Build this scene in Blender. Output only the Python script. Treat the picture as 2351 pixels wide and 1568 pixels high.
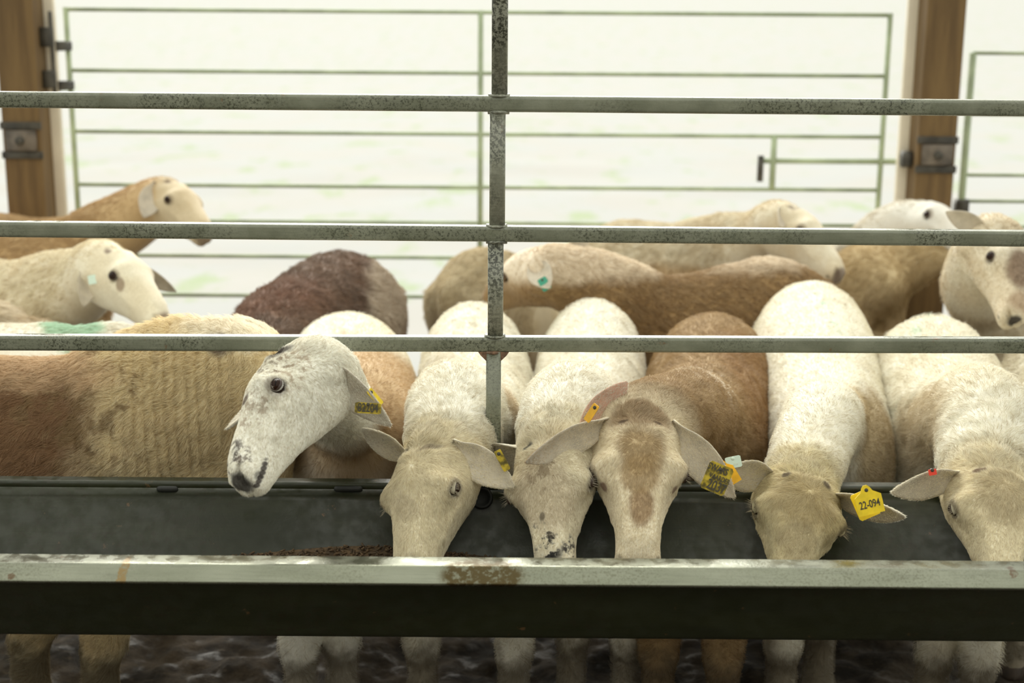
import bpy, math, random
import numpy as np
from mathutils import Matrix, Vector

for o in list(bpy.data.objects):
    bpy.data.objects.remove(o)
scene = bpy.context.scene
COL = scene.collection
V = lambda *a: np.array(a, dtype=float)
R_ = math.radians

# ------------------------------------------------------------------ camera
FPX, CXP, CYP = 3265.0, 1175.5, 784.0
CAMH, PITCH, ROLL = 1.24, 13.0, 0.42
GZ = -0.11                                   # the mud of the pen floor
cam_d = bpy.data.cameras.new('camera')
cam = bpy.data.objects.new('camera', cam_d)
COL.objects.link(cam)
CM = Matrix.Rotation(R_(90 - PITCH), 4, 'X') @ Matrix.Rotation(R_(ROLL), 4, 'Z')
cam.matrix_world = Matrix.Translation((0, 0, CAMH)) @ CM
cam_d.sensor_width = 36.0
cam_d.lens = 36.0 * FPX / 2351.0
cam_d.clip_start = 0.05
cam_d.clip_end = 400
cam_d.dof.use_dof = True
cam_d.dof.focus_distance = 2.36
cam_d.dof.aperture_fstop = 3.2
scene.camera = cam
CR = np.array(CM.to_3x3())
CAM = V(0, 0, CAMH)

def ray(px, py):
    d = CR @ V((px - CXP) / FPX, -(py - CYP) / FPX, -1.0)
    return d
def P(px, py, Y):
    d = ray(px, py)
    return CAM + d * (Y / d[1])
def proj(p):
    q = CR.T @ (np.asarray(p) - CAM)
    return CXP + FPX * q[0] / -q[2], CYP - FPX * q[1] / -q[2]
def proj_n(p):
    q = (p - CAM) @ CR
    return CXP + FPX * q[:, 0] / -q[:, 2], CYP - FPX * q[:, 1] / -q[:, 2], -q[:, 2]

# ------------------------------------------------------------------ light
scene.view_settings.view_transform = 'Standard'
scene.view_settings.look = 'None'
scene.view_settings.exposure = 0.0
scene.view_settings.gamma = 1.0
world = bpy.data.worlds.new('overcast_sky')
scene.world = world
world.use_nodes = True
bgn = world.node_tree.nodes['Background']
bgn.inputs[0].default_value = (0.86, 0.865, 0.775, 1)
bgn.inputs[1].default_value = 1.62
sun_d = bpy.data.lights.new('hazy_sun', 'SUN')
sun_d.energy = 5.2
sun_d.angle = R_(52)
sun_d.color = (1.0, 0.98, 0.90)
sun = bpy.data.objects.new('hazy_sun', sun_d)
COL.objects.link(sun)
sun.rotation_euler = Vector((0.12, -0.84, -0.52)).to_track_quat('-Z', 'Y').to_euler()

# ------------------------------------------------------------------ material helpers
def new_mat(name):
    m = bpy.data.materials.new(name)
    m.use_nodes = True
    nt = m.node_tree
    b = nt.nodes['Principled BSDF']
    return m, nt, b
class NB:
    def __init__(s, nt): s.nt = nt
    def n(s, t, **kw):
        x = s.nt.nodes.new(t)
        for k, v in kw.items(): setattr(x, k, v)
        return x
    def l(s, a, b): s.nt.links.new(a, b)
    def inp(s, sock, v):
        if isinstance(v, bpy.types.NodeSocket): s.l(v, sock)
        elif v is not None:
            if isinstance(v, (tuple, list, np.ndarray)):
                v = tuple(float(a) for a in v)
                if len(sock.default_value) == 4 and len(v) == 3: v = v + (1,)
                sock.default_value = v
            else: sock.default_value = v
    def math(s, op, a, b=None, c=None, clamp=False):
        x = s.n('ShaderNodeMath', operation=op, use_clamp=clamp)
        s.inp(x.inputs[0], a); s.inp(x.inputs[1], b); s.inp(x.inputs[2], c)
        return x.outputs[0]
    def vmath(s, op, a, b=None, out=0):
        x = s.n('ShaderNodeVectorMath', operation=op)
        s.inp(x.inputs[0], a)
        if b is not None: s.inp(x.inputs[1], b)
        return x.outputs[out]
    def noise(s, vec, scale, detail=3, rough=0.5, out=0):
        x = s.n('ShaderNodeTexNoise')
        s.inp(x.inputs['Vector'], vec)
        x.inputs['Scale'].default_value = scale
        x.inputs['Detail'].default_value = detail
        x.inputs['Roughness'].default_value = rough
        return x.outputs[out]
    def ramp(s, v, a, b, lo=0.0, hi=1.0):
        x = s.n('ShaderNodeMapRange', interpolation_type='SMOOTHSTEP')
        s.inp(x.inputs[0], v)
        x.inputs[1].default_value = a; x.inputs[2].default_value = b
        x.inputs[3].default_value = lo; x.inputs[4].default_value = hi
        return x.outputs[0]
    def mix(s, f, a, b):
        x = s.n('ShaderNodeMix', data_type='RGBA')
        s.inp(x.inputs[0], f); s.inp(x.inputs[6], a); s.inp(x.inputs[7], b)
        return x.outputs[2]
    def scale(s, vec, sc):
        return s.vmath('MULTIPLY', vec, tuple(sc))

def simple_mat(name, col, rough=0.6, metal=0.0, spec=0.5, noise=0.0, nscale=20, bump=0.0):
    m, nt, b = new_mat(name)
    q = NB(nt)
    tc = q.n('ShaderNodeTexCoord').outputs['Object']
    if noise > 0:
        f = q.noise(tc, nscale, 4)
        c = q.mix(q.ramp(f, 0.3, 0.7), tuple(x * (1 - noise) for x in col), tuple(min(1, x * (1 + noise)) for x in col))
        q.l(c, b.inputs['Base Color'])
    else:
        b.inputs['Base Color'].default_value = (*col, 1)
    b.inputs['Roughness'].default_value = rough
    b.inputs['Metallic'].default_value = metal
    b.inputs['Specular IOR Level'].default_value = spec
    if bump > 0:
        bp = q.n('ShaderNodeBump')
        bp.inputs['Strength'].default_value = bump
        bp.inputs['Distance'].default_value = 0.002
        q.l(q.noise(tc, nscale * 2, 4), bp.inputs['Height'])
        q.l(bp.outputs[0], b.inputs['Normal'])
    return m

def coat_mat(name, base, base2, layers, hair=False, nscale=9, mottled=0.5):
    """coat colour in the animal's own object space; layers = (kind, centre, radii, colour, warp, strength, speckle)"""
    m, nt, b = new_mat(name)
    q = NB(nt)
    tc = q.n('ShaderNodeTexCoord').outputs['Object']
    f = q.ramp(q.noise(tc, nscale, 4, 0.6), 0.35, 0.65, 0, mottled)
    c = q.mix(f, base, base2)
    f2 = q.ramp(q.noise(tc, 240, 2, 0.6), 0.3, 0.7, 0.0, 0.35)
    c = q.mix(f2, c, tuple(x * 0.72 for x in base2))
    wn = q.vmath('SUBTRACT', q.noise(tc, 22, 3, 0.6, out=1), (0.5, 0.5, 0.5))
    for (kind, cen, rad, colr, warp, stren, speck) in layers:
        pw = q.vmath('ADD', tc, q.scale(wn, (warp,) * 3))
        if kind == 'ball':
            d = q.vmath('LENGTH', q.vmath('DIVIDE', q.vmath('SUBTRACT', pw, tuple(cen)), tuple(rad)), out=1)
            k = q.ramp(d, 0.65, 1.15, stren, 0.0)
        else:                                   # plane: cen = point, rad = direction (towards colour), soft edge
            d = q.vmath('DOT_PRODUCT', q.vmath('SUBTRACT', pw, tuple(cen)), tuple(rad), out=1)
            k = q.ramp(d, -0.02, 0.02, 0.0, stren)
        if speck > 0:
            sp = q.ramp(q.noise(tc, speck, 3, 0.7), 0.50, 0.60)
            k = q.math('MULTIPLY', k, sp)
        c = q.mix(k, c, colr)
    q.l(c, b.inputs['Base Color'])
    b.inputs['Roughness'].default_value = 0.75
    b.inputs['Specular IOR Level'].default_value = 0.15
    b.inputs['Sheen Weight'].default_value = 0.15
    if hair:
        hi = q.n('ShaderNodeHairInfo')
        tint = q.mix(q.ramp(hi.outputs['Random'], .40, 0, 0, .9), (1.06, 1.06, 1.05), (.60, .50, .38))
        c = q.vmath('MULTIPLY', c, tint)
        out = nt.nodes['Material Output']
        df = q.n('ShaderNodeBsdfDiffuse'); tr = q.n('ShaderNodeBsdfTranslucent')
        q.l(c, df.inputs[0]); q.l(c, tr.inputs[0])
        mx = q.n('ShaderNodeMixShader'); mx.inputs[0].default_value = 0.32
        q.l(df.outputs[0], mx.inputs[1]); q.l(tr.outputs[0], mx.inputs[2])
        gl = q.n('ShaderNodeBsdfGlossy'); gl.inputs['Roughness'].default_value = 0.45
        gl.inputs[0].default_value = (1, 1, 0.95, 1)
        m2 = q.n('ShaderNodeMixShader'); m2.inputs[0].default_value = 0.04
        q.l(mx.outputs[0], m2.inputs[1]); q.l(gl.outputs[0], m2.inputs[2])
        q.l(m2.outputs[0], out.inputs['Surface'])
        nt.nodes.remove(b)
    else:
        bp = q.n('ShaderNodeBump'); bp.inputs['Strength'].default_value = 0.5
        bp.inputs['Distance'].default_value = 0.003
        st = q.noise(q.scale(tc, (1, 1, 0.35)), 160, 4, 0.65)
        q.l(st, bp.inputs['Height']); q.l(bp.outputs[0], b.inputs['Normal'])
    return m

# ------------------------------------------------------------------ mesh helpers
def link_mesh(name, verts, faces, mat=None, parent=None, smooth=True, loc=None):
    me = bpy.data.meshes.new(name)
    verts = np.asarray(verts, dtype=np.float32)
    off = V(0, 0, 0) if loc is None else np.asarray(loc)
    me.from_pydata((verts - off).tolist() if loc is not None else verts.tolist(), [], [tuple(int(i) for i in f) for f in faces])
    me.update()
    if smooth: me.shade_smooth()
    if mat:
        for mm in (mat if isinstance(mat, (list, tuple)) else [mat]): me.materials.append(mm)
    o = bpy.data.objects.new(name, me)
    COL.objects.link(o)
    if parent is not None: o.parent = parent
    if loc is not None and parent is None: o.location = tuple(off)
    return o
def tag(o, label=None, cat=None, group=None, kind=None):
    if label: o['label'] = label
    if cat: o['category'] = cat
    if group: o['group'] = group
    if kind: o['kind'] = kind
    return o
def empty(name, loc):
    e = bpy.data.objects.new(name, None)
    e.empty_display_size = 0.1
    e.location = tuple(float(x) for x in loc)
    COL.objects.link(e)
    return e
def unit(v):
    v = np.asarray(v, dtype=float)
    return v / max(1e-9, np.linalg.norm(v))
def catmull(rows, n):
    rows = np.asarray(rows, dtype=float)
    k = len(rows)
    ext = np.vstack([2 * rows[0] - rows[1], rows, 2 * rows[-1] - rows[-2]])
    t = np.linspace(0, k - 1, n)
    i = np.minimum(t.astype(int), k - 2); f = (t - i)[:, None]
    a, b, c, d = ext[i], ext[i + 1], ext[i + 2], ext[i + 3]
    return 0.5 * ((2 * b) + (-a + c) * f + (2 * a - 5 * b + 4 * c - d) * f * f + (-a + 3 * b - 3 * c + d) * f ** 3)
def rings_mesh(rings):
    m = len(rings); n = len(rings[0])
    v = np.vstack([np.asarray(r) for r in rings] + [np.mean(rings[0], 0)[None], np.mean(rings[-1], 0)[None]])
    f = []
    for i in range(m - 1):
        for j in range(n):
            j2 = (j + 1) % n
            f.append((i * n + j, i * n + j2, (i + 1) * n + j2, (i + 1) * n + j))
    a, b = m * n, m * n + 1
    for j in range(n):
        j2 = (j + 1) % n
        f.append((a, j2, j)); f.append((b, (m - 1) * n + j, (m - 1) * n + j2))
    return v, f
def tube(path, up=(0, 0, 1), n=20, res=None, ups=None):
    """path rows: x y z half_width half_height ; ring axes side and up"""
    rows = catmull(path, res or (len(path) * 6))
    c = rows[:, :3]
    t = np.gradient(c, axis=0)
    t /= np.linalg.norm(t, axis=1)[:, None]
    th = np.linspace(0, 2 * math.pi, n, endpoint=False)
    rings = []
    for i in range(len(rows)):
        u = np.asarray(up if ups is None else ups(i / (len(rows) - 1)), dtype=float)
        s = unit(np.cross(t[i], u)); u2 = np.cross(s, t[i])
        w, h = max(rows[i, 3], 1e-4), max(rows[i, 4], 1e-4)
        rings.append(c[i] + np.outer(np.cos(th) * w, s) + np.outer(np.sin(th) * h, u2))
    return rings_mesh(rings)
def box_vf(cx, cy, cz, sx, sy, sz, bev=0.0):
    x, y, z = sx / 2, sy / 2, sz / 2
    if bev <= 0:
        v = [(cx + a * x, cy + b * y, cz + c * z) for a in (-1, 1) for b in (-1, 1) for c in (-1, 1)]
        f = [(0, 1, 3, 2), (4, 6, 7, 5), (0, 4, 5, 1), (2, 3, 7, 6), (0, 2, 6, 4), (1, 5, 7, 3)]
        return v, f
    raise ValueError
def join_vf(parts):
    vs, fs, k = [], [], 0
    for v, f in parts:
        v = np.asarray(v, dtype=float)
        vs.append(v); fs += [tuple(int(i) + k for i in g) for g in f]; k += len(v)
    return np.vstack(vs), fs
def bar(a, b, w, h, r=0.2, seg=4, up=(0, 0, 1)):
    """rounded square tube from a to b"""
    a, b = np.asarray(a, float), np.asarray(b, float)
    t = unit(b - a); s = unit(np.cross(t, up)); u = np.cross(s, t)
    ring = []
    rr = r * min(w, h)
    for (sx, sy, a0) in ((1, 1, 0), (-1, 1, 90), (-1, -1, 180), (1, -1, 270)):
        for k in range(seg + 1):
            an = R_(a0 + 90 * k / seg)
            ring.append((sx * (w / 2 - rr) + rr * math.cos(an), sy * (h / 2 - rr) + rr * math.sin(an)))
    nn = max(2, int(np.linalg.norm(b - a) / 0.25) + 1)
    rings = [[a + (b - a) * q / (nn - 1) + s * x + u * y for x, y in ring] for q in range(nn)]
    return rings_mesh(rings)

def hash3(ix, iy, iz, seed):
    h = (ix * 374761393 + iy * 668265263 + iz * 2147483647 + seed * 144665) & 0xffffffff
    h = ((h ^ (h >> 13)) * 1274126177) & 0xffffffff
    return ((h ^ (h >> 16)) & 0xffff) / 65535.0
def vnoise(p, seed=0):
    p = np.asarray(p); i = np.floor(p).astype(np.int64); f = p - i
    f = f * f * (3 - 2 * f)
    r = 0
    for dx in (0, 1):
        for dy in (0, 1):
            for dz in (0, 1):
                w = (f[:, 0] if dx else 1 - f[:, 0]) * (f[:, 1] if dy else 1 - f[:, 1]) * (f[:, 2] if dz else 1 - f[:, 2])
                r = r + w * hash3(i[:, 0] + dx, i[:, 1] + dy, i[:, 2] + dz, seed)
    return r * 2 - 1

def remesh(parts, voxel):
    v, f = join_vf(parts)
    me = bpy.data.meshes.new('tmp'); me.from_pydata(v.tolist(), [], f); me.update()
    o = bpy.data.objects.new('tmp', me); COL.objects.link(o)
    md = o.modifiers.new('r', 'REMESH'); md.mode = 'VOXEL'; md.voxel_size = voxel; md.adaptivity = 0
    dg = bpy.context.evaluated_depsgraph_get(); dg.update()
    e = o.evaluated_get(dg).to_mesh()
    n = len(e.vertices)
    vv = np.empty(n * 3); e.vertices.foreach_get('co', vv)
    nf = len(e.polygons)
    li = np.empty(len(e.loops), dtype=np.int64); e.loops.foreach_get('vertex_index', li)
    ls = np.empty(nf, dtype=np.int64); e.polygons.foreach_get('loop_start', ls)
    lt = np.empty(nf, dtype=np.int64); e.polygons.foreach_get('loop_total', lt)
    o.evaluated_get(dg).to_mesh_clear()
    bpy.data.objects.remove(o); bpy.data.meshes.remove(me)
    q = ls[lt == 4]
    faces = np.stack([li[q], li[q + 1], li[q + 2], li[q + 3]], 1)
    return vv.reshape(-1, 3), faces
def smooth(v, faces, weights, iters):
    e = np.vstack([faces[:, [0, 1]], faces[:, [1, 2]], faces[:, [2, 3]], faces[:, [3, 0]]])
    n = len(v)
    cnt = np.bincount(e.ravel(), minlength=n).astype(float)
    a, b = np.concatenate([e[:, 0], e[:, 1]]), np.concatenate([e[:, 1], e[:, 0]])
    for k in range(iters):
        w = np.clip(weights - k, 0, 1)[:, None]
        if w.max() <= 0: break
        av = np.stack([np.bincount(a, v[b, j], n) for j in range(3)], 1) / cnt[:, None]
        v = v + (av - v) * w * 0.6
    return v
def normals(v, faces):
    d1 = v[faces[:, 2]] - v[faces[:, 0]]; d2 = v[faces[:, 3]] - v[faces[:, 1]]
    fn = np.cross(d1, d2)
    n = np.zeros_like(v)
    for j in range(3):
        for k in range(4): n[:, j] += np.bincount(faces[:, k], fn[:, j], len(v))
    return n / np.maximum(np.linalg.norm(n, axis=1), 1e-12)[:, None], fn

# ------------------------------------------------------------------ sheep anatomy
HEAD_LOG = False
HEAD = [  # y, top, bottom, half width   (head lengths; y from poll to nose)
    (-0.20, -0.16, -0.44, 0.10), (-0.13, -0.07, -0.50, 0.165), (-0.04, -0.012, -0.52, 0.195), (0.06, 0.035, -0.535, 0.212),
    (0.17, 0.080, -0.53, 0.236), (0.29, 0.100, -0.50, 0.240), (0.39, 0.102, -0.445, 0.222), (0.50, 0.104, -0.38, 0.182),
    (0.61, 0.108, -0.315, 0.152), (0.72, 0.110, -0.265, 0.134), (0.82, 0.104, -0.225, 0.131), (0.90, 0.082, -0.20, 0.132), (0.955, 0.050, -0.18, 0.114),
    (0.99, 0.01, -0.16, 0.09), (1.01, -0.04, -0.12, 0.04)]
def wide(p, ws):
    """broad brow, unchanged muzzle"""
    p = np.atleast_2d(np.array(p, dtype=float))
    k = np.clip((p[:, 1] - .42) / .42, 0, 1); k = k * k * (3 - 2 * k)
    return np.stack([ws + (1 + (ws - 1) * .2 - ws) * k, np.ones(len(p)), np.ones(len(p))], 1)
def head_vf(M, L, ws=1.0):
    rows = catmull(HEAD, 60); th = np.linspace(0, 2 * math.pi, 40, endpoint=False)
    rings = []
    for y, zt, zb, w in rows:
        zc = zt - (zt - zb) * 0.42
        c, s = np.cos(th), np.sin(th)
        x = w * np.sign(c) * np.abs(c) ** 0.88 * (1 - 0.38 * np.clip(-s, 0, 1) ** 1.3)
        z = np.where(s > 0, zc + (zt - zc) * np.abs(s) ** 0.9, zc + (zc - zb) * s)
        rings.append(np.stack([x, np.full_like(x, y), z], 1))
    v, f = rings_mesh(rings)
    return v * wide(v, ws) * L @ M[:, :3].T + M[:, 3], f
def g(p, c, r):
    r = np.asarray(r, float) if np.ndim(r) else np.array([r] * 3)
    return np.exp(-(((p - np.asarray(c)) / r) ** 2).sum(1))[:, None]
def seg_d(p, a, b):
    a, b = np.asarray(a), np.asarray(b); ab = b - a
    t = np.clip(((p - a) @ ab) / (ab @ ab), 0, 1)[:, None]
    return np.linalg.norm(p - (a + t * ab), axis=1)
def sculpt_head(p):
    """p in head units"""
    inside = (p[:, 1] > -0.3) & (p[:, 1] < 1.1) & (np.abs(p[:, 0]) < 0.36) & (p[:, 2] > -0.65) & (p[:, 2] < 0.3)
    q = p[inside].copy(); d = np.zeros_like(q)
    for s in (-1, 1):
        d += g(q, (s * .215, .37, -.005), (.08, .085, .075)) * V(s * .046, 0, .030)
        d += g(q, (s * .175, .32, .07), (.07, .06, .06)) * V(s * .014, 0, .020)
        d -= g(q, (s * .23, .20, -.06), (.08, .07, .08)) * V(s * .022, 0, 0)
        d -= g(q, (s * .16, .56, -.02), (.07, .10, .07)) * V(s * .016, 0, 0)
        d += g(q, (s * .20, .17, -.30), (.10, .15, .13)) * V(s * .026, 0, 0)
        d -= g(q, (s * .105, .045, .05), (.038, .024, .05)) * V(0, 0, .036)
        d += g(q, (s * .10, .105, .07), (.07, .035, .06)) * V(0, 0, .022)
        d += (np.exp(-(seg_d(q, (s * .115, .46, .08), (s * .082, .80, .075)) / .030) ** 2))[:, None] * V(s * .004, 0, .010)
        d += (np.exp(-(seg_d(q, (s * .20, .47, -.13), (s * .145, .66, -.12)) / .032) ** 2))[:, None] * V(s * .016, 0, 0)
        d -= (np.exp(-(seg_d(q, (s * .22, .46, -.06), (s * .19, .53, -.065)) / .020) ** 2))[:, None] * V(s * .012, 0, 0)
        d -= (np.exp(-(seg_d(q, (s * .16, .72, -.02), (s * .15, .86, -.03)) / .04) ** 2))[:, None] * V(s * .010, 0, 0)
        d += g(q, (s * .095, .93, .02), (.05, .05, .05)) * V(s * .014, .004, .010)
        dn = np.minimum(seg_d(q, (s * .045, 1.0, -.045), (s * .085, .965, .02)), seg_d(q, (s * .085, .965, .02), (s * .115, .925, .035)))
        d -= (np.exp(-(dn / .020) ** 2))[:, None] * V(s * .03, .045, .008)
        dm = np.minimum(seg_d(q, (0, 1.02, -.085), (s * .115, .93, -.115)), seg_d(q, (s * .115, .93, -.115), (s * .15, .74, -.105)))
        d -= (np.exp(-(dm / .017) ** 2))[:, None] * V(s * .020, .010, 0)
    d -= g(q, (0, 1.02, -.03), (.012, .06, .05)) * V(0, .012, 0)
    d += g(q, (0, .30, .10), (.16, .22, .14)) * V(0, 0, .026)
    q += d
    p = p.copy(); p[inside] = q
    return p

def ear_vf(base, tip, openv, width, thick, droop, cup=1.0, bend=None, ns=26, nu=12):
    base, tip = np.asarray(base, float), np.asarray(tip, float)
    ax = tip - base; Ln = np.linalg.norm(ax); ax = ax / Ln
    op = unit(openv - ax * (openv @ ax)); side = np.cross(ax, op)
    s = np.linspace(0, 1, ns)
    prof = catmull([(0, .36), (.12, .52), (.28, .86), (.45, 1.0), (.62, .93), (.78, .68), (.9, .40), (1.0, .06)], ns * 3)
    hw = np.interp(s, prof[:, 0], prof[:, 1]) * width / 2
    phi = np.interp(s, [0, .15, .4, 1], [1.7, 1.1, .62, .45]) * cup
    bd = V(0, 0, 0) if bend is None else np.asarray(bend, float)
    def pt(si, h, ph, u, off):
        c = base + ax * Ln * si + bd * 4 * si * (1 - si)
        r = h / max(math.sin(min(ph, 1.57)), .3)
        a = u * ph
        rr = r + off
        return c + side * (rr * math.sin(a)) + op * (r - rr * math.cos(a)) - op * (droop * si * si)
    rings = []
    for i in range(ns):
        t = thick / 2 * (1 if i < ns - 2 else .5)
        us = np.linspace(-1, 1, nu)
        outer = [pt(s[i], hw[i], phi[i], u, t * (1 - .7 * abs(u) ** 4)) for u in us]
        inner = [pt(s[i], hw[i], phi[i], u, -t * (1 - .7 * abs(u) ** 4)) for u in us[::-1]]
        rings.append(np.array(outer + inner))
    v, f = rings_mesh(rings)
    n2 = 2 * nu
    inner_face = [(j % n2) >= nu - 1 for i in range(ns - 1) for j in range(n2)] + [False] * (2 * n2)
    return v, f, inner_face, (ax, op, side, Ln)

def on_ray(px, py, p0, L, near=True):
    d = unit(ray(px, py)); w = CAM - p0
    b = w @ d; c = w @ w - L * L; disc = b * b - c
    if disc < 0: return CAM + d * (-b)
    return CAM + d * (-b - math.sqrt(disc) if near else -b + math.sqrt(disc))

def head_frame(poll, nose_px, L, eye_px=None, side=-1, near=True, up=(0, -1, .4), roll=0, nose_pt=None):
    nose = np.asarray(nose_pt) if nose_pt is not None else on_ray(nose_px[0], nose_px[1], poll, L, near)
    f = unit(nose - poll)
    u0 = unit(np.asarray(up, float) - f * (np.asarray(up, float) @ f))
    best = (1e9, 0)
    if eye_px is not None:
        for k in range(-80, 81, 2):
            a = R_(k); u = u0 * math.cos(a) + np.cross(f, u0) * math.sin(a)
            x = np.cross(f, u)
            e = poll + L * (x * side * .26 + f * .385 - u * .03)
            q = proj(e); pa, pb = proj(poll), proj(nose); nx_, ny_ = -(pb[1] - pa[1]), pb[0] - pa[0]
            dd = abs((q[0] - eye_px[0]) * nx_ + (q[1] - eye_px[1]) * ny_) / math.hypot(nx_, ny_) + .1 * abs(k)
            if (x * side) @ unit(CAM - e) < -.12: dd += 500
            if dd < best[0]: best = (dd, k)
        roll = best[1]
        if HEAD_LOG: print('HEAD eye miss %.0f px at roll %d' % best)
    a = R_(roll); u = u0 * math.cos(a) + np.cross(f, u0) * math.sin(a)
    x = np.cross(f, u)
    return np.column_stack([x, f, u, poll])

EYE_DARK = simple_mat('dark_eye', (0.022, 0.009, 0.005), 0.22, spec=0.16)
PUPIL = simple_mat('pupil_black', (0.002, 0.002, 0.002), 0.25, spec=0.12)
LID = simple_mat('eyelid_skin', (0.05, 0.03, 0.022), 0.45)
HOOF = simple_mat('hoof_horn', (0.05, 0.035, 0.025), 0.55, noise=.4, nscale=40)
YELLOW = simple_mat('yellow_tag_plastic', (0.83, 0.60, 0.02), 0.4, noise=.12, nscale=60)
ORANGE = simple_mat('amber_tag_plastic', (0.85, 0.45, 0.015), 0.4, noise=.15, nscale=60)
MINT = simple_mat('pale_green_tag_plastic', (0.62, 0.76, 0.66), 0.4)
RED = simple_mat('red_tag_plastic', (0.75, 0.06, 0.03), 0.4)
INK = simple_mat('tag_ink', (0.05, 0.045, 0.03), 0.6)
DIRTYEL = simple_mat('soiled_yellow_plastic', (0.30, 0.22, 0.012), 0.5, noise=.75, nscale=110)
def ear_inner_mat(name, col):
    m, nt, b = new_mat(name); q = NB(nt)
    tc = q.n('ShaderNodeTexCoord').outputs['Object']
    c = q.mix(q.ramp(q.noise(tc, 45, 3), .35, .7), col, tuple(x * .8 for x in col))
    q.l(c, b.inputs['Base Color']); b.inputs['Roughness'].default_value = .7
    b.inputs['Subsurface Weight'].default_value = .0
    out = nt.nodes['Material Output']
    tr = q.n('ShaderNodeBsdfTranslucent'); q.l(c, tr.inputs[0])
    mx = q.n('ShaderNodeMixShader'); mx.inputs[0].default_value = .35
    q.l(b.outputs[0], mx.inputs[1]); q.l(tr.outputs[0], mx.inputs[2]); q.l(mx.outputs[0], out.inputs['Surface'])
    return m
EAR_IN = ear_inner_mat('ear_skin_inside', (.76, .69, .57))
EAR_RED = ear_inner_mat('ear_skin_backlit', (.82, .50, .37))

def hair_object(name, roots, mids, tips, rad, mat, parent):
    n = len(roots)
    hc = bpy.data.hair_curves.new(name)
    hc.add_curves([3] * n)
    pts = np.empty((n, 3, 3), dtype=np.float32)
    pts[:, 0], pts[:, 1], pts[:, 2] = roots, mids, tips
    hc.position_data.foreach_set('vector', pts.ravel())
    ra = hc.attributes.get('radius') or hc.attributes.new('radius', 'FLOAT', 'POINT')
    r = np.tile(np.array([1.0, .8, .15], dtype=np.float32), n) * np.repeat(rad.astype(np.float32), 3)
    ra.data.foreach_set('value', r)
    hc.materials.append(mat)
    o = bpy.data.objects.new(name, hc); COL.objects.link(o); o.parent = parent
    return o

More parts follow.
